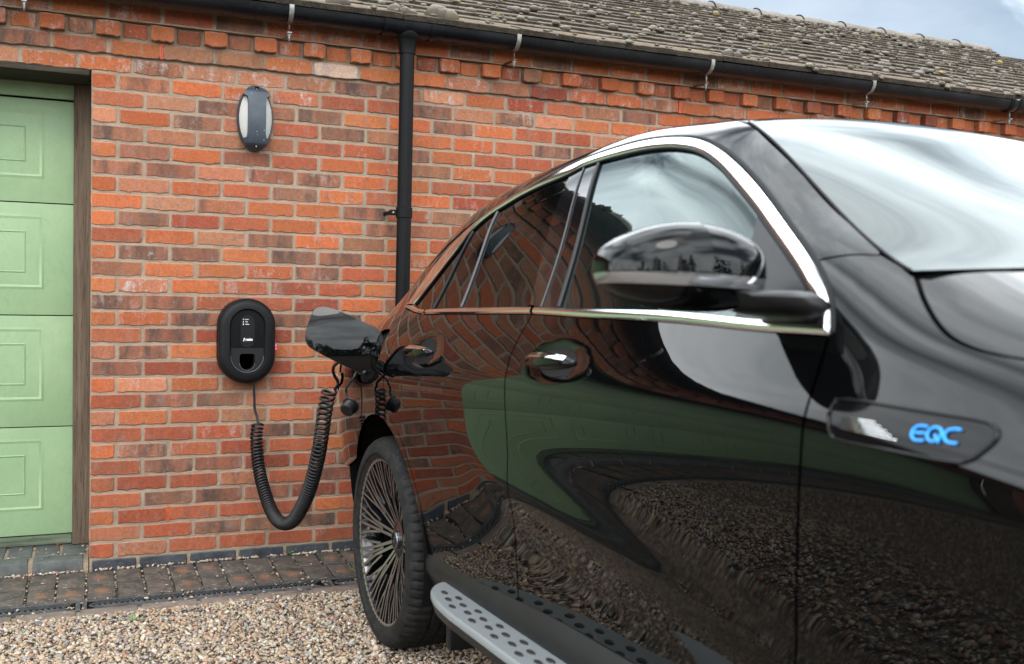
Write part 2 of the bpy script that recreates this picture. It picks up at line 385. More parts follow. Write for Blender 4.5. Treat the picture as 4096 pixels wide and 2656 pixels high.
DARKA = {'o': .28, 'r': .42, 'R': .42, 'm': .70, 'd': 1., 'p': .22, 'w': .2, 'W': .1}
CODES = {28: 'omoowrrd', 27: 'rpmmdood', 26: 'podmrdmo', 25: 'dmmmrrdo', 24: 'odoдroom'.replace('д', 'd'), 23: 'ddpddoor', 22: 'opordoro', 21: 'opmoodrm', 20: 'odRroodm', 19: 'romdomor',
         18: 'oddodmoo', 17: 'mooodrom', 16: 'oworRrom', 15: 'ddrrRodm', 14: 'oodmddor', 13: 'rdRRdrom', 12: 'pdoroorm', 11: 'dRRRoomr', 10: 'opomrood', 9: 'rddprodm',
         8: 'pormodom', 7: 'rrrdmror', 6: 'odrRrord', 5: 'rddRrdmo', 4: 'rRrmrdor', 3: 'rdddRrom', 2: 'orrrrodr', 1: 'mrdmdrro', 0: 'rprrrrmo', 29: 'mwwmdmwo', 30: 'ommoWoow'}
ALL = []                      # (x centre, z centre, y face, length, code)
def course(k, j0, L0, L1, y=0., ln=.225):
    """stretchers between joints j0+.225 n, clipped to [L0, L1]"""
    n = math.floor((L0-j0)/ln)-1
    i = 0
    while True:
        a = max(L0-.005, j0+n*ln); b = min(L1+.005, j0+(n+1)*ln); n += 1
        if a >= L1-.02: break
        if b-a < .05: continue
        s = CODES.get(k, ''); x0 = a+.005; x1 = b-.005
        code = s[i] if (a >= -.02 and i < len(s)) else random.choices('orRmdpw', (30, 24, 7, 13, 17, 6, 3))[0]
        if a >= -.02: i += 1
        ALL.append(((x0+x1)/2, .075*k+.0325, y, x1-x0, code))
for k in range(0, 29): course(k, .1075 if k % 2 == 0 else .22, 0, XE-.1)
for k in range(0, 29): course(k, -4.4-.1075 if k % 2 == 0 else -4.4-.22, -6.4, -4.4)
course(29, -.2819, -6.4, XE-.1)
course(30, .0661, -6.4, XE-.1, -.018); course(32, .0640, -6.4, XE-.1, -.050); course(33, .1765, -6.4, XE-.1, -.064)
n0 = -57
for n in range(-57, 70):
    xc = .0680+.1125*n
    if xc > XE-.2: break
    ALL.append((xc, .075*31+.0325, -.052 if n % 2 == 0 else -.0165, .1025, random.choices('orRmp', (55, 28, 6, 8, 3))[0]))
CARSIL = [(1560, 1290), (1640, 1180), (1720, 1032), (1807, 938), (1893, 860), (2065, 740), (2237, 657), (2409, 585), (2581, 521), (2753, 480), (2891, 470), (3442, 496), (3786, 516), (4096, 554), (4096, 2700), (1405, 2700), (1405, 1700), (1500, 1480)]
def inpoly(x, y, L):
    r = False
    for (x0, y0), (x1, y1) in zip(L, L[1:]+L[:1]):
        if (y0 > y) != (y1 > y) and x < (x1-x0)*(y-y0)/(y1-y0)+x0: r = not r
    return r
def seen_area(x, y, z, L, H=.065):
    px, py, w = project((x, y, z))
    if w < .2: return 0
    if not (-60 < px < 4150 and -40 < py < 2700): return 0
    e = 0
    for dx in (-.4, 0, .4):
        qx, qy, _ = project((x+dx*L, y, z))
        if 0 <= qx <= 4096 and 0 <= qy <= 2656 and not inpoly(qx, qy, CARSIL): e += 1
    a, b = project((x-L/2, y, z)), project((x+L/2, y, z))
    return e/3*(b[0]-a[0])*(H*FPX/w)
ALL = [(seen_area(b[0], b[2], b[1], b[3]), b) for b in ALL]; ALL.sort(key=lambda t: -t[0])
def tint_of(code, r):
    t = TINT[code]; f = .54*(.82+.36*r.random()); h = r.random()
    return (min(1, t[0]*f), t[1]*f*(.88+.28*h), t[2]*f*(.85+.3*h)), min(1, DARKA[code]*(.7+.6*r.random()))
rb = random.Random(5); far_v = []; far_f = []; far_t = []; far_w = []
BMV = {}
for me in BM_S+BM_H: BMV[me.name] = ([v.co.copy() for v in me.vertices], [tuple(p.vertices) for p in me.polygons])
for i, (a, (x, z, y, L, code)) in enumerate(ALL):
    full = L > .16; me = rb.choice(BM_S if full else BM_H); sx = L/(.215 if full else .1025)*(1+(rb.random()-.5)*.012)
    px, py, pz = x+(rb.random()-.5)*.004, y+(rb.random()-.5)*.003, z+(rb.random()-.5)*.0035
    tint, dk = tint_of(code, rb); wh = 3 if code in 'wW' else (2 if z > 2.1 and rb.random() < .4 else (1 if rb.random() < .18 else 0))
    ry = (rb.random()-.5)*.010; flip = rb.choice((0, 1))
    if i < 300:
        o = bpy.data.objects.new('brick', me); COL.objects.link(o); o.parent = wall_o; o.location = (px, py, pz); o.rotation_euler = (0, ry, 0)
        o.scale = (sx, 1, 1); o.color = (*tint, dk); o.pass_index = wh
    elif x > -4.5 or True:
        V, F = BMV[me.name]; n = len(far_v)
        far_v += [(px+v.x*sx, py+v.y, pz+v.z) for v in V]; far_f += [tuple(q+n for q in f) for f in F]; far_t += [(*tint, dk)]*len(V); far_w += [wh]*len(V)
me = mesh_data('brickwork', far_v, far_f, M_BRICKJ)
ca = me.attributes.new('tint', 'FLOAT_COLOR', 'POINT'); ca.data.foreach_set('color', np.array(far_t, np.float32).ravel())
wa = me.attributes.new('white', 'FLOAT', 'POINT'); wa.data.foreach_set('value', np.array(far_w, np.float32))
obj('brickwork', me, wall_o, kind='stuff')
# plinth of blue bricks
BM_B = mesh_data('plinth_brick', BMV[BM_S[2].name][0], BMV[BM_S[2].name][1], M_BLUE)
for n in range(-1, 8):
    a = max(0.004, .205+.2217*(n-0)); b = .205+.2217*(n+1)
    if b < .02: continue
    o = obj('plinth_brick', BM_B, wall_o, ((a+b)/2, -.002, -.0425)); o.scale = ((b-a-.014)/.215, 1, 1)
# weep vents
for (x, z, y) in ((.3345, 2*.075+.0325, -.001), (.2892, 30*.075+.0325, -.020), (2.9985, 30*.075+.0325, -.020)):
    w = MB(); w.box((-.006, -.0015, -.033), (-.0035, .02, .033)); w.box((.0035, -.0015, -.033), (.006, .02, .033))
    for q in range(9): w.box((-.0035, -.001, -.033+q*.00795), (.0035, .02, -.0305+q*.00795))
    w.box((-.004, .008, -.0329), (.004, .019, .0329))
    o = w.build('weep_vent', M_WEEP, wall_o, loc=(x, y, z))
# --- door opening: soffit, post, garage door, sill
def wood_mat(name, c0, c1, grainx, rough=.85):
    m, nt, b = new_mat(name); T = NT(nt); p = T.n('ShaderNodeMapping', {'Vector': T.pos(), 'Scale': grainx}).outputs[0]
    f = T.noise(p, 40, 6, .65, .4); g = T.noise(p, 190, 4, .7)
    c = T.mix(T.rampv(f, .35, .66), c0, c1); c = T.mix(T.rampv(g, .55, .68, 0, .75), c, tuple(q*.3 for q in c0))
    T.l(c, b.inputs['Base Color']); b.inputs['Roughness'].default_value = rough; b.inputs['Specular IOR Level'].default_value = .25
    T.l(T.bump(T.math('ADD', g, f), .9, .004), b.inputs['Normal']); return m
M_POST = wood_mat('weathered_timber', (.075, .050, .034), (.155, .115, .082), (1, 1, .05))
M_SOFFIT = wood_mat('dark_timber', (.020, .018, .014), (.060, .050, .036), (.05, 1, 1))
M_SILLW = wood_mat('green_timber', (.055, .075, .052), (.15, .18, .12), (.06, 1, 1))
frame = empty('door_frame', (0, .26, 0)); bpart(frame)
f_ = MB(); f_.box((-.076, .001, .004), (.06, .07, 2.149), .004); f_.build('post', M_POST, frame, smooth='auto')
f_ = MB(); f_.box((-4.394, -.255, 2.150), (-.008, .064, 2.1765), .004); f_.build('soffit_board', M_SOFFIT, frame, smooth='auto')
f_ = MB(); f_.box((-4.394, 0, .004), (-4.324, .07, 2.149), .004); f_.build('post', M_POST, frame, smooth='auto')
def door_mat():
    m, nt, b = new_mat('green_door_paint'); T = NT(nt); p = T.pos(); pv = T.n('ShaderNodeMapping', {'Vector': p, 'Scale': (.12, 1, 1)}).outputs[0]
    f = T.noise(p, 2.2, 5, .6); g = T.noise(pv, 230, 4, .65, .6)
    c = T.mix(T.rampv(f, .35, .65), (.205, .305, .165), (.245, .350, .195))
    v = T.noise(T.n('ShaderNodeMapping', {'Vector': p, 'Scale': (1.6, 1, .5), 'Rotation': (0, R(25), 0)}).outputs[0], 9, 5, .7, 1.6)
    crk = T.rampv(T.math('ABSOLUTE', T.math('SUBTRACT', v, .5)), .0, .012, 1, 0)          # fine craze lines in the old paint
    c = T.mix(T.math('MULTIPLY', crk, .30), c, (.10, .19, .09))
    c = T.mix(T.rampv(T.noise(p, 5, 5, .7), .55, .75, 0, .35), c, (.32, .38, .22))
    T.l(c, b.inputs['Base Color']); b.inputs['Roughness'].default_value = .48; b.inputs['Specular IOR Level'].default_value = .35
    T.l(T.bump(g, .35, .0015), b.inputs['Normal']); return m
M_DOOR = door_mat()
gdoor = empty('garage_door', (-2.2, .31, .05), label='pale green sectional garage door with raised square panels beside the wooden post', cat='garage door')
DY = .30
ZS = [ray_y(0, y*4096/2380, DY).z for y in (1250, 995, 732, 467, 222)]
def door_section(z0, z1, pan=True):
    """one section: front skin with embossed double frames, plus top/bottom lips"""
    x0, x1 = -4.33, -.075; g = .0025
    mb = MB(); Y = 0.
    mb.box((x0, .002, z0+g), (x1, .035, z1-g), .0015)
    H = z1-z0
    if pan:
        def ring(xa, xb, za, zb, w, d):
            for (a, b, c, e) in ((xa, xb, za, za+w), (xa, xb, zb-w, zb), (xa, xa+w, za+w, zb-w), (xb-w, xb, za+w, zb-w)):
                mb.add([(a, .002, c), (b, .002, c), (b, .002, e), (a, .002, e)], [(0, 1, 2, 3)])
            o = [(xa, za), (xb, za), (xb, zb), (xa, zb)]; i = [(xa+w, za+w), (xb-w, za+w), (xb-w, zb-w), (xa+w, zb-w)]; mm = [((a+c)/2, (b+e)/2) for (a, b), (c, e) in zip(o, i)]
            V = [(a, .0015, b) for a, b in o]+[(a, -d, b) for a, b in mm]+[(a, .0015, b) for a, b in i]
            mb.add(V, [(k, (k+1) % 4, 4+(k+1) % 4, 4+k) for k in range(4)]+[(4+k, 4+(k+1) % 4, 8+(k+1) % 4, 8+k) for k in range(4)])
        xc = -.20
        for n in range(7):
            b = xc-n*.62; a = b-.50
            ring(a, b, z0+.233*H, z1-.106*H, .020, .0032)
            ring(a+.077, b-.077, z0+.233*H+.075, z1-.106*H-.075, .009, .0018)
    return mb
for i in range(4):
    s = door_section(ZS[i], ZS[i+1]); o = s.build('door_section', M_DOOR, gdoor, smooth='auto', loc=Vector((0, DY, 0))-gdoor.location)
    # rebated joint strip below each section
    t = MB(); t.box((-4.33, .012, ZS[i+1]-.012), (-.0755, .033, ZS[i+1]+.012)); t.build('joint_strip', M_DARK, gdoor, loc=Vector((0, DY, 0))-gdoor.location)
t = MB(); t.box((-4.33, .004, ZS[4]+.008), (-.075, .036, 2.2), .0015); t.build('top_panel', M_DOOR, gdoor, smooth='auto', loc=Vector((0, DY, 0))-gdoor.location)
t = MB(); t.box((-4.33, .0, .006), (-.078, .05, ZS[0]-.003), .004); t.build('bottom_bar', M_SILLW, gdoor, smooth='auto', loc=Vector((0, DY-.012, 0))-gdoor.location)
t = MB(); t.box((-4.39, .38, 0), (-.01, .40, 2.25)); bpart(t.build('back_wall', M_DARK))
# sill of blue bricks: nosing row in front, header row behind
sill = empty('door_sill', (-2.2, .1, -.06), label='dark blue brick door sill under the green garage door', cat='sill')
so_ = Vector((0, 0, 0))-sill.location
t = MB(); t.box((-4.39, .008, -.09), (-.004, .33, -.0065)); t.build('sill_bed', M_MORTAR, sill, loc=so_)
def edge_brick(L, Dp, H, rad):
    mb = MB(); mb.box((-L/2, 0, -H), (L/2, Dp, 0), rad); return mesh_data('sill_brick', mb.v, mb.f, M_SILLB)
ME_N = edge_brick(.206, .094, .075, .010); ME_HD = edge_brick(.098, .2, .06, .003)
for me in (ME_N, ME_HD): me.shade_smooth(); me.set_sharp_from_angle(angle=R(40))
for n in range(19): obj('sill_brick', ME_N, sill, so_+Vector((-.128-.2245*n, .0, .002)))
for n in range(39): obj('sill_brick', ME_HD, sill, so_+Vector((-.066-.1125*n, .107, .001)))
# --- roof
RIDGE_Y, RIDGE_Z, EAVE_Y, EAVE_Z = 2.5, 3.655, -.172, 2.519
slope = math.atan2(RIDGE_Z-EAVE_Z, RIDGE_Y-EAVE_Y); SLEN = math.hypot(RIDGE_Z-EAVE_Z, RIDGE_Y-EAVE_Y)
NR = 17; GA = SLEN/NR; TH = .029
roof = empty('roof', (0, EAVE_Y, EAVE_Z)); roof.parent = building; roof.location = Vector((0, EAVE_Y, EAVE_Z))+building_off; roof.rotation_euler = (slope, 0, 0)
t = MB(); t.box((-6.6, .02, -.035), (XE-.03, SLEN+.02, -.0125)); t.build('roof_deck', M_DARK, roof)
t = MB(); t.prism([(EAVE_Y+.06, EAVE_Z-.06), (RIDGE_Y, RIDGE_Z-.05), (RIDGE_Y+2.6, EAVE_Z-.06), (RIDGE_Y+2.6, 0), (.3, 0)], 'X', XE-.12, XE-.101); bpart(t.build('gable_wall', M_MORTAR))
t = MB(); t.prism([(RIDGE_Y+.02, RIDGE_Z-.03), (RIDGE_Y+2.7, EAVE_Z-.06), (RIDGE_Y+2.7, EAVE_Z-.08), (RIDGE_Y+.02, RIDGE_Z-.05)], 'X', -6.6, XE); bpart(t.build('rear_slope', M_TILE))
def tile_mesh(i, L=.298):
    r = random.Random(300+i); n = 8; V = []; F = []
    top = []; bot = []
    for k in range(n+1):
        x = -L/2+L*k/n; j = (r.random()-.5)*.006; h = (r.random()-.5)*.004
        V += [(x, j, 0.001), (x, j+.002, TH-.003+h), (x, .007+j, TH+h), (x, GA*1.35, TH*.15+.004)]
    for k in range(n):
        a = k*4; b = a+4
        F += [(a, b, b+1, a+1), (a+1, b+1, b+2, a+2), (a+2, b+2, b+3, a+3)]
    F += [(0, 1, 2, 3), (n*4+3, n*4+2, n*4+1, n*4)]
    return mesh_data('tile', V, F, M_TILE)
TM = [tile_mesh(i) for i in range(10)]
TL = []
for r_ in range(NR):
    y = r_*GA; off = .15*(r_ % 2)+.02*random.random()
    for n in range(-22, 28):
        x = n*.3+off
        if x > XE-.1: continue
        wpt = Vector((x, EAVE_Y+y*math.cos(slope), EAVE_Z+y*math.sin(slope)))
        TL.append((seen_area(wpt.x, wpt.y, wpt.z, .3, .02) if r_ > 0 or True else 0, x, y))
TL.sort(key=lambda t: -t[0]); fv = []; ff = []
for i, (a, x, y) in enumerate(TL):
    me = rb.choice(TM); dz = rb.random()*.004; ry = (rb.random()-.5)*.012; dy = (rb.random()-.5)*.008
    if i < 300:
        obj('tile', me, roof, (x, y+dy, dz), (0, ry, 0))
    else:
        n = len(fv); fv += [(x+v.co.x, y+dy+v.co.y, dz+v.co.z) for v in me.vertices]; ff += [tuple(q+n for q in p.vertices) for p in me.polygons]
obj('tiling', mesh_data('tiling', fv, ff, M_TILE), roof, kind='stuff')
# ridge tiles: half-round, each overlapping the next
rx = [XE-.02]
while rx[-1] > -6.4: rx.append(rx[-1]-(.452+.012*random.random()))
for a, b in zip(rx[1:], rx):
    mb = MB(); n = 14; V = []; k = 0
    first = b == rx[0]
    st = [(a, .128), (a+.03, .120), (b-.012, .113), (b-.002, .117)] if not first else [(a, .128), (a+.03, .118), (b-.07, .112), (b-.035, .104), (b-.01, .085), (b, .05)]
    for (x, r_) in st:
        for j in range(n+1):
            an = math.pi*(j/n)*1.16-.08*math.pi; V.append((x, RIDGE_Y-r_*math.cos(an), RIDGE_Z-.045+r_*.9*math.sin(an)+(random.random()-.5)*.002))
    F = [(i*(n+1)+j, (i+1)*(n+1)+j, (i+1)*(n+1)+j+1, i*(n+1)+j+1) for i in range(len(st)-1) for j in range(n)]
    mb.add(V, F)
    if first: mb.add([V[-(n+1)+j] for j in range(n+1)], [tuple(range(n+1))])
    bpart(mb.build('ridge_tile', M_RIDGE, smooth='auto'))
# moss cushions on the roof
bm = bmesh.new(); bmesh.ops.create_icosphere(bm, subdivisions=2, radius=1); IV = np.array([v.co for v in bm.verts]); IF = np.array([[v.index for v in f.verts] for f in bm.faces]); bm.free()
mv = []; mf = []; cnt = 0
def moss(x, u, s, h):
    global cnt
    nz = np.array([noise.noise(Vector((v[0]*1.7+x*9, v[1]*1.7+u*7, v[2]*1.7))) for v in IV])
    P = IV*(1+.22*nz)[:, None]*[s, s*.8, s*h]; P[:, 2] += TH*.75
    row = u-(math.floor(u/GA)*GA); P[:, 2] += TH*.6*(1-row/GA)
    P = P+[x, u, 0]; mv.append(P); mf.append(IF+cnt*len(IV)); cnt += 1
rm = random.Random(21)
for _ in range(900):
    x = rm.uniform(.3, XE-.1); u = (rm.randrange(NR)+rm.choice((.06, .10, .16, .3, .5, .75)))*GA; s = rm.choice((.010, .012, .014, .017, .021, .026, .033))
    moss(x, u, s, rm.uniform(.35, .62))
    if rm.random() < .35: moss(x+rm.uniform(.02, .05), u+rm.uniform(-.02, .02), s*.8, .5)
for _ in range(150):
    x = rm.uniform(2.5, XE-.15); moss(x, SLEN-.13-rm.random()*.05, rm.uniform(.012, .026), .7)
# the larger yellow cushions along the eaves
for (px, py, s) in ((1318, 24, .042), (1560, 55, .036), (1730, 45, .062), (1742, 32, .05), (2880, 232, .036), (4030, 250, .036)):
    q = ray_y(px, py, EAVE_Y+.12); moss(q.x, .02+(.04 if py > 40 else .02), s, .85); moss(q.x+.045, .035, s*.8, .8)
P_ = np.concatenate(mv); me = np_mesh('moss', P_, np.concatenate(mf), M_MOSS, True); obj('moss', me, roof, kind='stuff')
# ================================================================ gutter and drainpipe
GY, GZ, GR = -.165, 2.500, .056
gut = empty('gutter', (1.4, GY, GZ), label='black half-round plastic gutter along the eaves of the brick building', cat='gutter')
go = Vector((0, 0, 0))-gut.location
def trough(x0, x1, r, name, mat=M_BLACKPVC, t=.003, nseg=40, lip=True):
    mb = MB(); n = 18; V = []; sec = []
    for j in range(n+1): a = math.pi+math.pi*j/n; sec.append((r*math.cos(a), r*math.sin(a)))
    for j in range(n, -1, -1): a = math.pi+math.pi*j/n; sec.append(((r-t)*math.cos(a), (r-t)*math.sin(a)))
    if lip: sec[0] = (-r-.002, .003); sec[-1] = (-r+.004, .004); sec[n] = (r, .004); sec[n+1] = (r-t, .004)
    k = len(sec); xs = np.linspace(x0, x1, nseg)
    for x in xs: V += [(x, GY+y, GZ+z+.0015*math.sin(x*1.7)) for y, z in sec]
    F = [(i*k+j, (i+1)*k+j, (i+1)*k+(j+1) % k, i*k+(j+1) % k) for i in range(len(xs)-1) for j in range(k)]
    F += [tuple(range(k)), tuple(range((len(xs)-1)*k, len(xs)*k))[::-1]]
    mb.add(V, F); return mb.build(name, mat, gut, smooth='auto', loc=go)
trough(-6.6, 1.262, GR, 'trough'); trough(1.508, 5.30, GR, 'trough'); trough(5.34, XE+.02, GR, 'trough')
trough(1.262, 1.508, GR+.004, 'outlet_trough', nseg=6)
for xc in (1.27, 1.501): trough(xc-.012, xc+.012, GR+.0085, 'union_clip', nseg=2, t=.004)
trough(5.27, 5.37, GR+.005, 'union_sleeve', nseg=3); trough(5.285, 5.30, GR+.009, 'union_clip', nseg=2); trough(5.34, 5.355, GR+.009, 'union_clip', nseg=2)
mb = MB(); mb.lathe([(.060, -.030), (.060, -.052), (.050, -.066), (.041, -.080), (.0395, -.135), (.0345, -.136)], 32, 'Z', (1.390, GY+.012, GZ)); mb.build('outlet_spigot', M_PIPE, gut, smooth='auto', loc=go)
for xb in (-.257, .829, 1.94, 3.07, 4.177, 5.322, 6.43, 7.54):
    b_ = empty('gutter_bracket', (0, 0, 0)); b_.parent = gut; b_.location = go+Vector((xb, GY, GZ))
    mb = MB(); n = 16; r0, r1 = GR+.0015, GR+.0045
    sec = [(r1*math.cos(a), r1*math.sin(a)) for a in [math.pi*(1+j/n) for j in range(n+1)]]; sec = [(-r1, .008), (-r0+.010, .010), (-r0+.010, .007), (-r0, .005)][::-1][:1]+[]+sec
    V = []; outer = [(-GR-.0045, .010)]+[((GR+.0045)*math.cos(math.pi*(1+j/n)), (GR+.0045)*math.sin(math.pi*(1+j/n))) for j in range(n+1)]
    inner = [(-GR-.0015, .010)]+[((GR+.0015)*math.cos(math.pi*(1+j/n)), (GR+.0015)*math.sin(math.pi*(1+j/n))) for j in range(n+1)]
    k = len(outer)
    for x in (-.0105, .0105): V += [(x, y, z) for y, z in outer]+[(x, y, z) for y, z in inner]
    F = [(i, i+1, 2*k+i+1, 2*k+i) for i in range(k-1)]+[(k+i, 3*k+i, 3*k+i+1, k+i+1) for i in range(k-1)]+[(i, k+i, k+i+1, i+1) for i in range(k-1)]+[(2*k+i, 2*k+i+1, 3*k+i+1, 3*k+i) for i in range(k-1)]
    F += [(0, 2*k, 3*k, k), (k-1, 2*k-1, 4*k-1, 3*k-1)]
    mb.add(V, F); mb.box((-.0095, -GR-.004, .008), (.0095, -GR+.012, .0105)); mb.build('strap', M_GALV, b_, smooth='auto')
    zb_ = 2.398-GZ
    mb = MB(); mb.tube([(0, .004, -GR-.003), (0, .004, zb_+.004)], .0042, 8); mb.build('rod', M_RUST if xb < 2.5 else M_GALV, b_, smooth=True)
    mb = MB(); mb.tube([(0, .004, zb_-.002), (0, .004, zb_-.040)], .0046, 8); mb.build('threaded_end', M_GALV, b_, smooth=True)
    mb = MB(); mb.lathe([(0, .004), (.0085, .004), (.0085, -.004), (0, -.004)], 6, 'Z', (0, .004, zb_-.010)); mb.build('nut', M_GALV, b_)
    mb = MB(); mb.box((-.010, -.010, zb_-.004), (.010, .148, zb_+.002), .001); mb.build('arm', M_GALV if xb > 4 or xb < 1 else M_RUST, b_)
PX_, PY_ = 1.390, GY+.012
dp = empty('drainpipe', (PX_, PY_, -.04), label='straight black drainpipe running down the brick wall behind the car', cat='drainpipe')
mb = MB(); mb.tube([(0, 0, 0), (0, 0, .6), (0, 0, 1.3), (0, 0, 2.0), (0, 0, 2.46)], .0345, 28); mb.build('pipe', M_PIPE, dp, smooth='auto')
mb = MB(); mb.lathe([(.0348, 0), (.0395, .002), (.0395, .050), (.0348, .052)], 28, 'Z', (0, 0, 1.625)); mb.build('pipe_clip', M_PIPE, dp, smooth='auto')
mb = MB(); mb.box((-.068, .000, 1.637), (-.025, .020, 1.664), .003); mb.box((-.062, .018, 1.641), (-.050, -PY_, 1.660), .002); mb.build('clip_lug', M_PIPE, dp, smooth='auto')
mb = MB(); mb.lathe([(0, -.004), (.005, -.0035), (.005, 0), (0, 0)], 12, 'Y', (-.054, .0, 1.65)); mb.build('screw', M_GALV, dp)
# ================================================================ ground, paving, drain
def gz(y): return -.004+(-1.43-y)*.0524
def ground_mat():
    m, nt, b = new_mat('gravel_bed'); T = NT(nt); p = T.pos()
    v = T.n('ShaderNodeTexVoronoi', {'Vector': p, 'Scale': 85., 'Randomness': 1.}); f = T.noise(p, 1.6, 4, .6)
    c = T.ramp(T.n('ShaderNodeSeparateColor', {0: v.outputs['Color']}).outputs[0], (0, (.34, .25, .17)), (.25, (.50, .39, .27)), (.45, (.24, .20, .17)), (.6, (.58, .49, .37)), (.75, (.30, .17, .10)), (.9, (.62, .56, .46)), (1, (.16, .16, .17)))
    c = T.mix(T.rampv(v.outputs['Distance'], .30, .75, 0, .75), c, (.045, .035, .024))
    c = T.mix(T.rampv(f, .42, .7, 0, .35), c, (.10, .075, .05))
    c = T.mix(1., c, (.52, .52, .52), 'MULTIPLY')
    T.l(c, b.inputs['Base Color']); b.inputs['Roughness'].default_value = .9
    T.l(T.bump(v.outputs['Distance'], 1., -.012), b.inputs['Normal']); return m
M_GROUND = ground_mat()
V = []; F = []
ys = [(-.672, gz(-.672)), (-1.0, gz(-1.0)), (-1.5, gz(-1.5)), (-2.5, gz(-2.5)), (-4, gz(-4)), (-6, gz(-6)), (-9, .30), (-20, .33), (-900, .35)]
xs = [-900, -40, -8, -2, 2, 8, 40, 900]
for (y, z) in ys: V += [(x, y, z-.010) for x in xs]
F = [(i*8+j, (i+1)*8+j, (i+1)*8+j+1, i*8+j+1) for i in range(len(ys)-1) for j in range(7)]
n = len(V)
V += [(-900, -.672, -.085), (900, -.672, -.085), (900, 900, -.085), (-900, 900, -.085)]; F += [(n, n+1, n+2, n+3)]
me = mesh_data('ground', V, F, M_GROUND); obj('ground', me, kind='structure')
PZ = -.052
paving = MB().box((-7, -.672, -.14), (9, .004, PZ-.020)).build('paving', M_GROUND, kind='structure')
def paver_mesh(i, w=.1035, l=.205):
    r = random.Random(500+i); mb = MB(); mb.box((-w/2, -l/2, -.06), (w/2, l/2, 0), .003)
    me = mesh_data('paver', [(x+(r.random()-.5)*.0015, y+(r.random()-.5)*.002, z) for x, y, z in mb.v], mb.f, M_PAVER); me.shade_smooth(); me.set_sharp_from_angle(angle=R(35)); return me
PMS = [paver_mesh(i) for i in range(5)]
PJ = [-.2405-.1145*k for k in range(12, 0, -1)]+[-.2405, -.1281, -.011, .1071, .2203, .332, .4492, .5588]+[.5588+.1135*k for k in range(1, 42)]
for r_, (yc, l_) in enumerate(((-.127, .202), (-.3355, .196))):
    for a, b in zip(PJ, PJ[1:]):
        o = obj('paver', random.choice(PMS), paving, ((a+b)/2+(random.random()-.5)*.004+.003*r_, yc, PZ-.001+(random.random()-.5)*.003), ((random.random()-.5)*.012, (random.random()-.5)*.012, (random.random()-.5)*.03))
        o.scale = ((b-a-.011)/.1035, l_/.205, 1)
MB().box((-7, -.671, -.12), (9, -.572, -.0595)).build('edging_bed', M_MORTAR, paving)
EM = mesh_data('edging_brick', MB().box((-.106, -.046, -.06), (.106, .046, 0), .004).v, MB().box((-.106, -.046, -.06), (.106, .046, 0), .004).f, M_EDGE); EM.shade_smooth(); EM.set_sharp_from_angle(angle=R(35))
for n in range(-8, 24):
    obj('edging_brick', EM, paving, (-.0375+.228*n+.114, -.622, -.049+(random.random()-.5)*.003), ((random.random()-.5)*.015, (random.random()-.5)*.01, (random.random()-.5)*.015))
# channel drain with chevron gratings
M_GRATE = plain('drain_grating', (.060, .062, .065), .62, grain=.3, gscale=500, var=.35, vscale=22)
drain = empty('channel_drain', (0, -.50, -.12), label='black channel drain with chevron gratings between the pavers and the gravel', cat='drain')
t = MB(); t.box((-7, -.066, -.05), (9, .066, .052)); t.build('channel', M_DARK, drain)
for n in range(-3, 6):
    x0 = -.0266+n*1.0; g = empty('grating', (0, 0, 0)); g.parent = drain; g.location = (x0+.003, 0, .12+PZ-.004)
    t = MB(); t.box((0, -.064, -.0049), (.994, -.052, 0), .001); t.box((0, .052, -.0049), (.994, .064, 0), .001); t.box((0, -.052, -.0049), (.018, .052, -.0002)); t.box((.976, -.052, -.0049), (.994, .052, -.0002))
    t.build('grating_frame', M_GRATE, g, smooth='auto')
    t = MB(); t.box((0, -.0635, -.016), (.994, .0635, -.005)); t.build('grating_slots', M_DARK, g)
    t = MB()
    for k in range(44):
        xa = .03+k*.0214
        for s_ in (-1, 1):
            a = (xa, s_*.004); b = (xa+.040, s_*.050)
            if b[0] > .976: continue
            w = .0040
            t.add([(a[0]-w, a[1], -.005), (a[0]+w, a[1], -.005), (b[0]+w, b[1], -.005), (b[0]-w, b[1], -.005), (a[0]-w*.7, a[1], 0), (a[0]+w*.7, a[1], 0), (b[0]+w*.7, b[1], 0), (b[0]-w*.7, b[1], 0)], [(4, 5, 6, 7), (0, 1, 5, 4), (1, 2, 6, 5), (2, 3, 7, 6), (3, 0, 4, 7)])
    t.build('chevron_ribs', M_GRATE, g)
# --- gravel: real pebbles
def pebble_mat():
    m, nt, b = new_mat('pebbles'); T = NT(nt); p = T.pos(); rnd = T.n('ShaderNodeNewGeometry').outputs['Random Per Island']
    c = T.ramp(rnd, (0, (.42, .29, .17)), (.10, (.58, .44, .28)), (.20, (.30, .22, .16)), (.30, (.64, .52, .37)), (.40, (.46, .32, .20)), (.48, (.40, .20, .11)), (.56, (.68, .59, .46)), (.64, (.22, .20, .19)), (.72, (.54, .40, .26)), (.80, (.32, .29, .27)), (.88, (.74, .66, .54)), (.95, (.46, .18, .09)), (1, (.14, .14, .16)))
    f = T.noise(p, 120, 3, .6); c = T.mix(.5, c, T.mix(1., c, T.ramp(f, (.3, (.6, .6, .6)), (.7, (1.35, 1.35, 1.35))), 'MULTIPLY'))
    c = T.mix(1., c, (.66, .68, .71), 'MULTIPLY')
    T.l(c, b.inputs['Base Color']); b.inputs['Roughness'].default_value = .72; b.inputs['Specular IOR Level'].default_value = .3
    T.l(T.bump(T.noise(p, 700, 2), .3, .001), b.inputs['Normal']); return m
M_PEB = pebble_mat()
bm = bmesh.new(); bmesh.ops.create_icosphere(bm, subdivisions=1, radius=1); PV = np.array([v.co for v in bm.verts]); PF = np.array([[v.index for v in f.verts] for f in bm.faces]); bm.free()
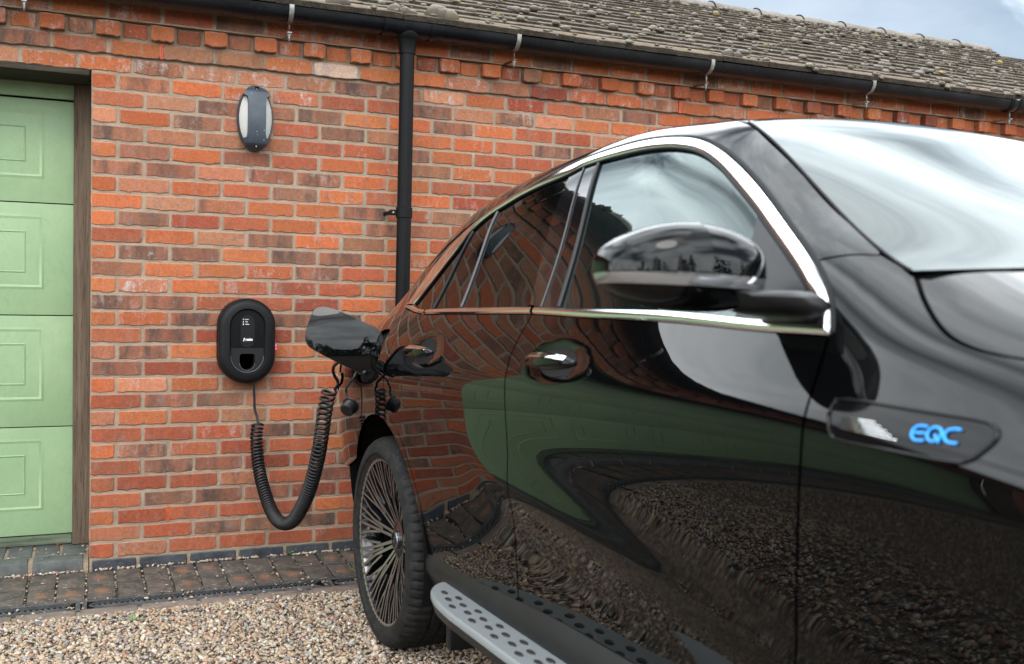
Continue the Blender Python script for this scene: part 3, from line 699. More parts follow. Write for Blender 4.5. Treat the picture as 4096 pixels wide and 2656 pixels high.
bm = bmesh.new(); bmesh.ops.create_icosphere(bm, subdivisions=2, radius=1); PV2 = np.array([v.co for v in bm.verts]); PF2 = np.array([[v.index for v in f.verts] for f in bm.faces]); bm.free()
def pebbles(pos, size, base=(PV, PF)):
    BV, BF = base; n = len(pos); k = len(BV); Vv = np.repeat(BV[None], n, 0)
    ax = rng.normal(size=(n, 3)); ax /= np.linalg.norm(ax, axis=1, keepdims=True)
    for q in range(2):                                # lumpy: squeeze along random axes
        ax = rng.normal(size=(n, 3)); ax /= np.linalg.norm(ax, axis=1, keepdims=True)
        d = np.einsum('nkj,nj->nk', Vv, ax); Vv = Vv-ax[:, None]*(d*rng.uniform(.05, .38, n)[:, None])[..., None]
    Vv = Vv*(1+rng.normal(size=(n, k, 1))*.055)
    sc = np.stack([rng.uniform(.9, 1.35, n), rng.uniform(.75, 1.05, n), rng.uniform(.5, .8, n)], 1)
    Vv = Vv*sc[:, None]; a = rng.uniform(0, 2*np.pi, n); ca, sa = np.cos(a), np.sin(a)
    X = Vv[..., 0]*ca[:, None]-Vv[..., 1]*sa[:, None]; Y = Vv[..., 0]*sa[:, None]+Vv[..., 1]*ca[:, None]
    tl = rng.normal(size=(n, 2))*.28; Z = Vv[..., 2]+X*tl[:, :1]+Y*tl[:, 1:]
    Vv = np.stack([X, Y, Z], -1)*size[:, None, None]+pos[:, None]
    return Vv.reshape(-1, 3), (BF[None]+(np.arange(n)*k)[:, None, None]).reshape(-1, 3)
GV = []; GF = []; cn = 0
def addp(pos, size, base=(PV, PF)):
    global cn
    v, f = pebbles(np.array(pos), np.array(size), base); GV.append(v); GF.append(f+cn); cn += len(v)
def field(x0, x1, y0, y1, dens_, smin, smax, zoff=0., n2=False):
    n = int((x1-x0)*(y1-y0)*dens_); x = rng.uniform(x0, x1, n); y = rng.uniform(y0, y1, n)
    size = smin+(smax-smin)*rng.random(n)**2.2; z = np.array([gz(q) for q in y])-.006+rng.random(n)*.006+size*.25+zoff
    addp(np.stack([x, y, z], 1), size, (PV2, PF2) if n2 else (PV, PF))
field(-.75, 2.3, -2.0, -.672, 7800, .0044, .0108)
field(-.75, 1.0, -1.9, -.672, 600, .009, .0135, .002, True)
field(-3.0, 1.0, -3.6, -2.0, 2500, .006, .013)
field(-3.0, -.75, -2.0, -.672, 2300, .006, .013)
# loose stones: along the wall foot, in the paver joints and on the grating
pos = []; sz = []
for i in range(330):
    x = rng.uniform(-.6, 1.45); s_ = rng.uniform(.004, .0095); pos.append((x, -.013-abs(rng.normal())*.007, PZ+s_*.5)); sz.append(s_)
for i in range(150):
    x = rng.uniform(-.5, 1.5); y = rng.choice([rng.uniform(-.60, -.42), rng.uniform(-.68, -.54), rng.uniform(-.42, -.03)], p=[.45, .35, .2]); s_ = rng.uniform(.003, .0085); pos.append((x, y, PZ+s_*.45)); sz.append(s_)
for q in PJ:
    if -.5 < q < 1.6:
        for i in range(16):
            s_ = rng.uniform(.003, .0065); pos.append((q+rng.normal()*.0015, rng.uniform(-.43, -.03), PZ-.009+s_*.3)); sz.append(s_)
for i in range(40): pos.append((rng.uniform(-.6, 0), rng.uniform(.01, .24), .005)); sz.append(rng.uniform(.002, .006))
addp(pos, sz, (PV2, PF2))
me = np_mesh('gravel', np.concatenate(GV), np.concatenate(GF), M_PEB, True); obj('gravel', me, kind='stuff')
# weeds and a dead leaf
M_WEED = plain('weed_leaf', (.10, .20, .045), .55, var=.3, vscale=60); M_LEAF = plain('dead_leaf', (.16, .030, .016), .6)
def weed(name, loc, n, s, label):
    r = random.Random(int(loc[0]*1000)); e = empty(name, loc, label=label, cat='weed')
    for k in range(n):
        a = k*2.4+r.random(); h = s*(.6+.5*r.random()); d = Vector((math.cos(a), math.sin(a), 0)); w = Vector((-d.y, d.x, 0)); mb = MB(); V = []
        for t_, wd in ((0, .03), (.3, .10), (.55, .34), (.75, .40), (.9, .26), (1, .02)):
            c = d*(h*t_*.8)+Vector((0, 0, h*(t_*1.1-.55*t_*t_))); V += [c-w*(h*wd*.5), c+Vector((0, 0, -h*.04)), c+w*(h*wd*.5)]
        F = [(i*3+j, i*3+j+1, i*3+3+j+1, i*3+3+j) for i in range(5) for j in range(2)]
        mb.add(V, F); mb.build('leaf', M_WEED, e, smooth=True, fixn=False)
q = ray_z(340+1770/2.1636, 2000+465/2.1636, PZ); weed('weed', (q.x, -.012, PZ), 5, .034, 'small green weed growing at the foot of the brick wall')
q = ray_z(535, 2492, gz(-.8)); weed('weed', (q.x, q.y, gz(q.y)+.004), 7, .032, 'small green weed in the gravel beside the channel drain')
q = ray_z(1410, 2280, PZ); weed('weed', (q.x, q.y, PZ-.005), 4, .02, 'tiny green weed between pavers beside the rear wheel')
q = ray_z(228, 2182, .004); e = MB(); e.add([(-.012, 0, .010), (-.006, -.002, 0), (0, 0, .002), (.007, -.002, 0), (.012, 0, .011), (.003, .012, .004), (-.005, .012, .005)], [(0, 1, 6), (1, 2, 6), (2, 5, 6), (2, 3, 5), (3, 4, 5)])
e.build('dead_leaf', M_LEAF, loc=(q.x, q.y, .006), fixn=False, label='curled dark red dead leaf lying on the brick door sill', cat='leaf')
# ================================================================ wall lamp
def lamp_mat():
    m, nt, b = new_mat('lamp_plastic'); T = NT(nt); p = T.pos()
    c = T.mix(T.rampv(T.noise(p, 22, 4, .6), .35, .7), (.022, .032, .045), (.036, .048, .064))
    v = T.n('ShaderNodeTexVoronoi', {'Vector': p, 'Scale': 95.}); k = T.math('MULTIPLY', T.rampv(v.outputs['Distance'], .13, .20, 1, 0), T.rampv(T.n('ShaderNodeSeparateColor', {0: v.outputs['Color']}).outputs[1], .80, .84))
    c = T.mix(k, c, (.68, .70, .66)); T.l(c, b.inputs['Base Color']); b.inputs['Roughness'].default_value = .52
    T.l(T.bump(T.noise(p, 900, 2), .25, .0006), b.inputs['Normal']); return m
M_LAMP = lamp_mat(); M_OPAL = plain('opal_lens', (.40, .395, .37), .45, spec=.2)
lamp = empty('wall_lamp', (.7022, 0, 2.0195), label='oval dark grey bulkhead lamp with two white lenses on the brick wall', cat='lamp')
a_, b_ = .0815, .153
def dome(x, z, d): return -d*math.sqrt(max(0, 1-(x/a_)**2-(z/b_)**2*.92))
def lens_pt(x, z): return -.012-.050*math.sqrt(max(0.0, 1-(x/(a_*.97))**2-(z/(b_*.97))**2))
mb = MB(); n = 64; ring = []
for (s_, y) in ((1.0, .002), (1.0, -.014), (.985, -.026), (.94, -.034), (.885, -.032), (.865, -.020)): ring.append([(a_*s_*math.cos(2*math.pi*j/n), y, b_*s_*math.sin(2*math.pi*j/n)) for j in range(n)])
V = sum(ring, []); mb.add(V, [(i*n+j, i*n+(j+1) % n, (i+1)*n+(j+1) % n, (i+1)*n+j) for i in range(len(ring)-1) for j in range(n)])
mb.build('base_ring', M_LAMP, lamp, smooth='auto')
def bandw(z): t = abs(z)/b_; return .0395+.018*max(0, t-.45)**1.3*2.2
for s_ in (-1, 1):                     # two crescent lenses
    L = []
    for k in range(25): z = -b_*.80+b_*1.60*k/24; L.append((s_*(bandw(z)-.004), z))
    for k in range(25): z = b_*.80-b_*1.60*k/24; L.append((s_*a_*.93*math.sqrt(max(0, 1-(z/(b_*.93))**2)), z))
    L2 = [q if abs(q[0]) >= bandw(q[1])-.004 else (s_*(bandw(q[1])-.0039), q[1]) for q in L]
    ov, of, _ = cdt_fill(L2, (), .008)
    me = mesh_data('lens', [(x, lens_pt(x, z)-.004, z) for x, z in ov], of, M_OPAL, True); obj('lens', me, lamp)
# central strap widening into the end caps
V = []; F = []; nu, nv = 12, 48
for j in range(nv+1):
    z = b_*math.sin(math.pi*(j/nv-.5))*1.0
    lim = a_*math.sqrt(max(0, 1-(z/b_)**2)); w = min(bandw(z) if abs(z) < b_*.62 else 9, lim)
    if abs(z) >= b_*.62: w = lim
    V += [(w*math.sin((i/nu-.5)*math.pi*.98), 0, z) for i in range(nu+1)]
V = [(x, -.030-.062*math.sqrt(max(0, 1-(z/b_)**2*.97))*(1-.10*(x/a_)**2)+(.030*max(0, abs(z)/b_-.80)/.2), z) for x, _, z in V]
F = [(j*(nu+1)+i, j*(nu+1)+i+1, (j+1)*(nu+1)+i+1, (j+1)*(nu+1)+i) for j in range(nv) for i in range(nu)]
nb = len(V); V2 = V+[(x*.985, max(y+.030, -.030) if abs(z) < b_*.62 else -.004, z) for x, y, z in V]
rim = [i for i in range(nu+1)]+[j*(nu+1)+nu for j in range(1, nv+1)]+[nv*(nu+1)+i for i in range(nu-1, -1, -1)]+[j*(nu+1) for j in range(nv-1, 0, -1)]
F += [(rim[k], rim[(k+1) % len(rim)], nb+rim[(k+1) % len(rim)], nb+rim[k]) for k in range(len(rim))]
mb = MB(); mb.add(V2, F); o = mb.build('strap', M_LAMP, lamp, smooth='auto')
for z in (.132, -.130):
    yb = -.030-.062*math.sqrt(max(0, 1-(z/b_)**2*.97))+.030*max(0, abs(z)/b_-.80)/.2
    mb = MB(); mb.lathe([(0, -.0005), (.0085, -.0012), (.0105, .0006), (.0105, .004)], 20, 'Y', (.002, yb-.0012, z)); mb.build('screw_hole', M_DARK, lamp, smooth='auto')
    mb = MB(); mb.lathe([(.0018, -.0022), (.0036, -.0022), (.0038, 0), (0, 0)], 14, 'Y', (.001, yb-.0025, z-.003)); mb.build('screw', M_GALV, lamp, smooth='auto')
# ================================================================ charger
M_CH1 = plain('charger_shell', (.0055, .006, .007), .42, spec=.18, grain=.22, gscale=1500, bumpd=.0004)
M_CH2 = plain('charger_gloss_panel', (.003, .003, .0035), .30, spec=.2); M_CH3 = plain('charger_lower_panel', (.009, .0095, .011), .5, spec=.22, grain=.2, gscale=1600, bumpd=.0004)
M_CHS = plain('charger_strip', (.0045, .0045, .005), .42, spec=.25); M_WHITE = plain('white_print', (.85, .86, .88), .5); M_PINK = plain('pink_tag', (.85, .02, .16), .5); M_SIL = plain('grey_lip', (.10, .105, .115), .35)
CX, CZ, CW, CHH = .6715, .985, .1285, .1985
def stadium(hw, hh, n=20, cx=0, cz=0):
    r = hw; s_ = hh-r; L = []
    for k in range(n+1): a = math.pi*k/n; L.append((cx+r*math.cos(a), cz+s_+r*math.sin(a)))
    for k in range(n+1): a = math.pi+math.pi*k/n; L.append((cx+r*math.cos(a), cz-s_+r*math.sin(a)))
    return L
charger = empty('wall_charger', (CX, 0, CZ), label='black pill-shaped electric car charger on the brick wall', cat='charger')
def loft(rings, cap0=False, cap1=False):
    mb = MB(); n = len(rings[0]); V = sum(rings, []); F = [(i*n+j, i*n+(j+1) % n, (i+1)*n+(j+1) % n, (i+1)*n+j) for i in range(len(rings)-1) for j in range(n)]
    if cap0: F.append(tuple(range(n)))
    if cap1: F.append(tuple(range((len(rings)-1)*n, len(rings)*n)))
    return mb.add(V, F)
def rg(hw, hh, y): return [(x, y, z) for x, z in stadium(hw, hh)]
loft([rg(CW-.002, CHH-.002, 0), rg(CW-.002, CHH-.002, -.030)], True, True).build('back_plate', M_CH2, charger, smooth='auto', loc=(-.004, 0, 0))
loft([rg(CW-.004, CHH-.004, -.028), rg(CW, CHH, -.034), rg(CW, CHH, -.070), rg(CW-.003, CHH-.003, -.078), rg(CW-.019, CHH-.019, -.094), rg(CW-.021, CHH-.021, -.0948), rg(CW-.0465, CHH-.0465, -.0948), rg(CW-.0485, CHH-.0485, -.0930), rg(CW-.0535, CHH-.0535, -.080), rg(CW-.0536, CHH-.0536, -.070)]).build('shell', M_CH1, charger, smooth='auto')
ih, iw = CHH-.0538, CW-.0538
S_ = stadium(iw, ih, 24); zsplit = -.031
up = [q for q in S_ if q[1] > zsplit]; up = sorted([q for q in up], key=lambda q: math.atan2(q[1]-.0, q[0]))
top_poly = [(iw, zsplit)]+[q for q in stadium(iw, ih, 24)[:25]]+[(-iw, zsplit)]
mb = MB(); mb.prism(top_poly, 'Y', -.0765, -.0805); mb.build('upper_panel', M_CH2, charger, smooth='auto')
low_poly = [(-iw, zsplit-.0005)]+stadium(iw, ih, 24)[25:]+[(iw, zsplit-.0005)]
hole = []
hx, hz0, hz1 = .0345, -.058, -.135
for a in range(0, 7): t = math.pi/2*a/6; hole.append((hx-.012+.012*math.sin(t), hz0-.012+.012*math.cos(t)))
for a in range(0, 17): t = math.pi*a/16; hole.append((hx*math.cos(t), hz1+hx*.95-hx*.95*math.sin(t)*1.0-.0))
for a in range(0, 7): t = math.pi/2*a/6; hole.append((-hx+.012-.012*math.cos(t), hz0-.012+.012*math.sin(t)))
hole = hole[::-1]
ov, of, _ = cdt_fill(low_poly, (hole,), .02, inner=False)
mb = MB(); mb.add([(x, -.0795, z) for x, z in ov], of); mb.build('lower_panel', M_CH3, charger)
n = len(hole); mb = MB(); mb.add([(x, -.0795, z) for x, z in hole]+[(x*.9, -.030, z) for x, z in hole], [(i, (i+1) % n, n+(i+1) % n, n+i) for i in range(n)]+[tuple(range(n, 2*n))]); mb.build('plug_holster', M_DARK, charger, smooth='auto')
mb = MB(); mb.tube([(x, -.0798, z) for x, z in hole[7:24]], .0009, 6); mb.build('holster_lip', M_SIL, charger, smooth=True)
mb = MB(); S2 = [(x, -.0805, z) for x, z in [(hw[0], hw[1]) for hw in stadium(iw-.0005, ih-.0005, 24)[25:]]]; mb.tube(S2, .0014, 6); mb.build('light_ring', M_SIL, charger, smooth=True)
mb = MB(); mb.prism(stadium(.031, .0735, 16, 0, .047), 'Y', -.0803, -.0812); mb.build('display_strip', M_CHS, charger, smooth='auto')
def text(s, size, loc, mat, parent, rot=(R(90), 0, 0), name='lettering', bold=.0, sx=1.):
    c = bpy.data.curves.new(name, 'FONT'); c.body = s; c.size = size; c.offset = bold; c.extrude = .0002; c.align_x = 'LEFT'; c.align_y = 'CENTER'; c.resolution_u = 3
    o = bpy.data.objects.new(name, c); COL.objects.link(o); dg = bpy.context.evaluated_depsgraph_get(); me = bpy.data.meshes.new_from_object(o.evaluated_get(dg)); bpy.data.objects.remove(o)
    me.materials.clear(); me.materials.append(mat); o = obj(name, me, parent, loc, rot); o.scale = (sx, 1, 1); return o
text('ratio', .0170, (-.0095, -.0815, .0080), M_WHITE, charger, bold=.0004)
for k, w in enumerate(('Power', 'Fault', 'Charge')): text(w, .0058, (-.0105, -.0815, .1015-k*.0112), M_WHITE, charger, bold=.00012)
mb = MB()                                # three small icons: power ring, warning triangle, battery
z = .1015; mb.tube([(-.0195+.0022*math.cos(a), -.0817, z+.0022*math.sin(a)) for a in [R(q) for q in range(120, 421, 30)]], .0006, 5); mb.tube([(-.0195, -.0817, z+.001), (-.0195, -.0817, z+.0034)], .0006, 5)
z = .0903; mb.prism([(-.0222, z-.0022), (-.0168, z-.0022), (-.0195, z+.0028)], 'Y', -.0814, -.0817)
z = .0791; mb.box((-.0214, -.0817, z-.0028), (-.0176, -.0814, z+.0022)); mb.box((-.0204, -.0817, z+.0022), (-.0186, -.0814, z+.0031)); mb.build('status_icons', M_WHITE, charger)
mb = MB()                                # the slanted emblem in front of the word
for (x0, z0, x1, z1, w) in ((-.0165, .0135, -.0115, .0135, .0017), (-.0185, .0085, -.0120, .0100, .0016), (-.0195, .0020, -.0145, .0030, .0017), (-.0178, .0030, -.0132, .0135, .0016)):
    mb.add([(x0, -.0817, z0-w), (x1, -.0817, z1-w), (x1, -.0817, z1+w), (x0, -.0817, z0+w)], [(0, 1, 2, 3)])
mb.build('emblem', M_WHITE, charger)
mb = MB(); mb.box((CW-.004, -.052, -.0435), (CW+.0115, -.050, -.0115)); mb.build('side_tag', M_PINK, charger)
o = text('io-5', .0085, (CW+.0055, -.0525, -.0135), M_WHITE, charger, rot=(R(90), R(90), 0), bold=.0001, name='tag_lettering')
mb = MB(); mb.add([(CW+.002, -.0525, -.0395), (CW+.009, -.0525, -.0375), (CW+.009, -.0525, -.0360), (CW+.002, -.0525, -.0380)], [(0, 1, 2, 3)]); mb.build('tag_emblem', M_WHITE, charger)
# ================================================================ coiled cable
M_CABLE = plain('cable_rubber', (.005, .005, .006), .40, spec=.35, grain=.1, gscale=900)
DSP = 4096/2380
CP = [(590, 893, -.055), (591, 925, -.058), (592, 950, -.062), (597, 968, -.070), (600, 983, -.08)]
CC = [(599, 986, -.085), (596, 1010, -.10), (597, 1035, -.12), (599, 1065, -.15), (605, 1105, -.20), (616, 1147, -.27), (629, 1183, -.35), (645, 1209, -.45), (664, 1217, -.55), (684, 1207, -.66), (703, 1176, -.77), (719, 1138, -.86), (732, 1092, -.94), (742, 1045, -1.0), (749, 997, -1.05), (755, 955, -1.09), (763, 917, -1.12), (768, 905, -1.13)]
CE = [(784, 897, -1.15), (785, 887, -1.155), (777, 872, -1.165), (774, 858, -1.175), (781, 846, -1.19), (800, 838, -1.215), (828, 838, -1.24)]
def W3(L): return [tuple(ray_y(a*DSP, b*DSP, y)) for a, b, y in L]
cable = empty('charging_cable', tuple(W3(CP)[0]), label='black coiled charging cable hanging in a loop from the wall charger to the car', cat='cable')
co = Vector((0, 0, 0))-cable.location
path = np.array(smooth_poly(W3(CC), 24)); seg = np.r_[0, np.cumsum(np.linalg.norm(np.diff(path, axis=0), axis=1))]; LEN = seg[-1]
def pat(s_): return np.array([np.interp(s_, seg, path[:, i]) for i in range(3)])
pitch = lambda t: .0150+.003*math.exp(-((t-0)/.12)**2)+.013*max(0, (t-.60)/.40)**1.6
s_ = 0.; ph = 0.; pts = []; NS = 18; rc = .0245
tdir = np.array(path[1]-path[0]); u = np.cross(tdir, [0, 1, 0]); u /= np.linalg.norm(u)
while s_ < LEN:
    t = s_/LEN; p0 = pat(s_); d = pat(min(LEN, s_+.004))-pat(max(0, s_-.004)); d /= np.linalg.norm(d); u = u-d*(u@d); u /= np.linalg.norm(u); w = np.cross(d, u)
    pts.append(tuple(p0+(u*math.cos(ph)+w*math.sin(ph))*rc)); ph += 2*math.pi/NS; s_ += pitch(t)/NS
mb = MB(); mb.tube(pts, .0055, 7); mb.build('coil', M_CABLE, cable, smooth=True, loc=co, fixn=False)
a = smooth_poly(W3(CP), 8); a = a[:-2]+smooth_poly([a[-2], tuple((np.array(a[-1])+np.array(pts[0]))/2), pts[0]], 5)
mb = MB(); mb.tube(a, .0060, 8); mb.build('wall_lead', M_CABLE, cable, smooth=True, loc=co, fixn=False)
CAR_LEAD = smooth_poly([pts[-1]]+W3(CE), 8)
# ================================================================ car: body surface as a loft of cross-sections (x forward from the rear axle, y left, z up)
def cspl(xk,yk):
    """natural cubic spline; yk (n,) or (n,m); returns evaluator with linear extrapolation clamp"""
    xk=np.asarray(xk,float); yk=np.asarray(yk,float); n=len(xk); h=np.diff(xk)
    A=np.zeros((n,n)); A[0,0]=A[-1,-1]=1
    r=np.zeros_like(yk)
    for i in range(1,n-1):
        A[i,i-1]=h[i-1]; A[i,i]=2*(h[i-1]+h[i]); A[i,i+1]=h[i]
        r[i]=6*((yk[i+1]-yk[i])/h[i]-(yk[i]-yk[i-1])/h[i-1])
    m=np.linalg.solve(A,r)
    def f(x):
        x=np.asarray(x,float); xc=np.clip(x,xk[0],xk[-1])
        i=np.clip(np.searchsorted(xk,xc)-1,0,n-2); d=xc-xk[i]; hi=h[i]
        if yk.ndim>1: d=d[...,None]; hi=hi[...,None]
        a=yk[i]; 
        b=(yk[i+1]-yk[i])/hi-hi*(2*m[i]+m[i+1])/6
        return a+b*d+m[i]/2*d*d+(m[i+1]-m[i])/(6*hi)*d**3
    return f
def KN(t): # knots 'x y z' rows
    a=np.array(t,float); return cspl(a[:,0],a[:,1:])
YMAX=KN([(-1.02,.80),(-.8,.865),(-.4,.918),(0,.938),(.5,.941),(1.2,.942),(2.0,.940),(2.5,.938),(2.9,.932),(3.2,.89),(3.5,.77),(3.72,.52)])
BELT=KN([(-1.02,.16,1.08),(-.7,.155,1.135),(-.3,.130,1.172),(.1,.107,1.185),(.6,.088,1.172),(1.1,.078,1.162),(1.6,.074,1.143),(2.0,.071,1.122),(2.15,.068,1.105),(2.3,.061,1.077),(2.5,.052,1.045),(2.87,.052,.985),(3.3,.06,.88),(3.72,.08,.66)])
ACUR=KN([(-1.02,.52,1.12),(-.6,.590,1.262),(-.2,.636,1.405),(.2,.652,1.497),(.6,.648,1.556),(1.0,.64,1.585),(1.3,.640,1.586),(1.5,.652,1.560),(1.75,.699,1.466),(2.0,.777,1.311),(2.2,.831,1.194),(2.35,.847,1.136),(2.5,.845,1.106),(2.87,.82,1.045),(3.3,.75,.955),(3.72,.40,.715)])
ECUR=KN([(-1.02,.46,1.15),(-.7,.515,1.30),(-.3,.565,1.447),(.1,.595,1.538),(.5,.602,1.586),(1.0,.603,1.611),(1.3,.602,1.608),(1.5,.603,1.583),(1.7,.626,1.541),(1.9,.682,1.428),(2.1,.744,1.300),(2.3,.795,1.196),(2.4,.805,1.158),(2.5,.80,1.134),(2.87,.77,1.075),(3.3,.67,.985),(3.72,.35,.725)])
CCUR=KN([(-1.02,1.19),(-.7,1.36),(-.3,1.497),(.1,1.58),(.5,1.619),(1.0,1.644),(1.3,1.65),(1.45,1.642),(1.6,1.608),(1.8,1.515),(2.0,1.421),(2.2,1.336),(2.4,1.252),(2.52,1.205),(2.62,1.177),(2.75,1.155),(2.87,1.14),(3.3,1.05),(3.72,.74)])
ZL=np.array([.27,.33,.40,.47,.58,.68,.78,.87])
CREASE=KN([(-1.02,.95),(-.5,.965),(0,.975),(1,.977),(2.0,.975),(2.3,.965),(2.6,.93),(2.9,.89),(3.3,.80),(3.72,.58)])
EXT=KN([(-1.02,.085),(-.7,.075),(-.3,.042),(.1,.012),(.6,0),(1,0),(3.72,0)])
OF=np.array([.088,.064,.056,.048,.035,.0225,.011,.0018])
OR_=np.array([.076,.048,.037,.030,.021,.011,.0045,.0008])
SK=np.array([0,.07,.14,.21,.32,.42,.52,.61,.66,.71,.76,.81,.905,1.12,1.345,1.395,1.475,1.68,2.0])
def sm(a,b,x): t=np.clip((x-a)/(b-a),0,1); return t*t*(3-2*t)
def sections(x):
    """control polygon for stations x (n,) -> (n,K,2) half-width y>0, z"""
    x=np.atleast_1d(np.asarray(x,float)); n=len(x)
    ym=YMAX(x)[:,0]; zb=BELT(x)[:,1]; zc=CREASE(x)[:,0]; ex=EXT(x)[:,0]
    A=ACUR(x); E=ECUR(x); Cz=CCUR(x)[:,0]
    w=sm(.75,1.45,x)[:,None]
    P=np.zeros((n,len(SK),2))
    off=OR_*(1-w)+OF*w
    wz=np.clip((ZL-.45)/(.87-.45),0,1)
    P[:,:8,0]=ym[:,None]-off; P[:,:8,1]=ZL+wz*(zc[:,None]-.975)
    P[:,8,0]=ym; P[:,8,1]=zc-.055
    P[:,9,0]=ym-.004; P[:,9,1]=zc-.005
    P[:,10,0]=ym-.0205; P[:,10,1]=zc+.04
    g=zb-zc-.04
    P[:,11,0]=ym-.0205-ex*.4-g*.45*.48; P[:,11,1]=zc+.04+g*.45
    yb=ym-.0205-ex-g*.50
    P[:,12,0]=yb; P[:,12,1]=zb
    h=np.clip((A[:,1]-zb)/.42,0,1)
    P[:,13,0]=(yb+A[:,0])/2+.016*h; P[:,13,1]=(zb+A[:,1])/2
    P[:,14]=A; P[:,15]=E
    P[:,16,0]=E[:,0]*.86; P[:,16,1]=E[:,1]+(Cz-E[:,1])*.33
    P[:,17,0]=E[:,0]*.52; P[:,17,1]=E[:,1]+(Cz-E[:,1])*.75
    P[:,18,0]=0; P[:,18,1]=Cz
    # towards the front wing: spread the upper control points evenly along the section
    wf=sm(1.0,2.25,x)
    if wf.max()>0:
        K0,K1=10,17; Q=P[:,K0:K1+1]; d=np.linalg.norm(np.diff(Q,axis=1),axis=2); cu=np.concatenate([np.zeros((n,1)),np.cumsum(d,1)],1)
        NDS=36; ar=np.arange(n); Dn=np.zeros((n,NDS+1,2))
        def samp(Qp,cup,dp,t):
            i=np.clip((cup<=t[:,None]).sum(1)-1,0,dp.shape[1]-1); f=np.clip((t-cup[ar,i])/np.maximum(dp[ar,i],1e-9),0,1)
            return Qp[ar,i]+(Qp[ar,i+1]-Qp[ar,i])*f[:,None]
        for k in range(NDS+1): Dn[:,k]=samp(Q,cu,d,cu[:,-1]*k/NDS)
        for _ in range(9): Dn[:,1:-1]=.5*Dn[:,1:-1]+.25*(Dn[:,:-2]+Dn[:,2:])
        d2=np.linalg.norm(np.diff(Dn,axis=1),axis=2); cu2=np.concatenate([np.zeros((n,1)),np.cumsum(d2,1)],1)
        fr=(SK[K0:K1+1]-SK[K0])/(SK[K1]-SK[K0]); R_=Q.copy()
        for k in range(1,K1-K0): R_[:,k]=samp(Dn,cu2,d2,fr[k]*cu2[:,-1])
        P[:,K0:K1+1]=Q*(1-wf)[:,None,None]+R_*wf[:,None,None]
    return P
# spline in s: precompute matrix (natural at s0; symmetric (zero slope in z) at end by mirroring)
def _basis():
    sk=np.r_[SK,2*SK[-1]-SK[-2],2*SK[-1]-SK[-3]]
    return sk
_sk=_basis()
def evalP(x,s):
    """x,s arrays same shape -> (...,3) car coords on right side (y<0)"""
    x=np.asarray(x,float); s=np.asarray(s,float); sh=np.broadcast(x,s).shape
    x=np.broadcast_to(x,sh).ravel(); s=np.broadcast_to(s,sh).ravel()
    P=sections(x)
    ext1=P[:,-2]*np.array([-1,1]); ext2=P[:,-3]*np.array([-1,1])
    Q=np.concatenate([P,ext1[:,None],ext2[:,None]],1) # n,K+2,2
    n=len(_sk); h=np.diff(_sk)
    if not hasattr(evalP,'Ai'):
        A=np.zeros((n,n)); A[0,0]=A[-1,-1]=1
        B=np.zeros((n,n))
        for i in range(1,n-1):
            A[i,i-1]=h[i-1];A[i,i]=2*(h[i-1]+h[i]);A[i,i+1]=h[i]
            B[i,i-1]=6/h[i-1];B[i,i]=-6/h[i-1]-6/h[i];B[i,i+1]=6/h[i]
        evalP.Ai=np.linalg.solve(A,B)
    m=np.einsum('ij,njk->nik',evalP.Ai,Q)
    i=np.clip(np.searchsorted(_sk,s)-1,0,n-2); r=np.arange(len(s)); d=(s-_sk[i])[:,None]; hi=h[i][:,None]
    a=Q[r,i]; b=(Q[r,i+1]-Q[r,i])/hi-hi*(2*m[r,i]+m[r,i+1])/6
    v=a+b*d+m[r,i]/2*d*d+(m[r,i+1]-m[r,i])/(6*hi)*d**3
    sc=.45-.16*(x-1.25); amp=.012*sm(.75,1.3,x)*(1-sm(2.35,2.7,x)); yy=v[:,0]+amp*np.exp(-((s-sc)/.062)**2)
    return np.stack([x,-yy,v[:,1]],-1).reshape(sh+(3,))
def normals(x,s,e=1e-3):
    dx=evalP(x+e,s)-evalP(x-e,s); ds=evalP(x,np.asarray(s)+e)-evalP(x,np.asarray(s)-e)
    n=np.cross(dx,ds); n/=np.linalg.norm(n,axis=-1,keepdims=True)+1e-12
    return n

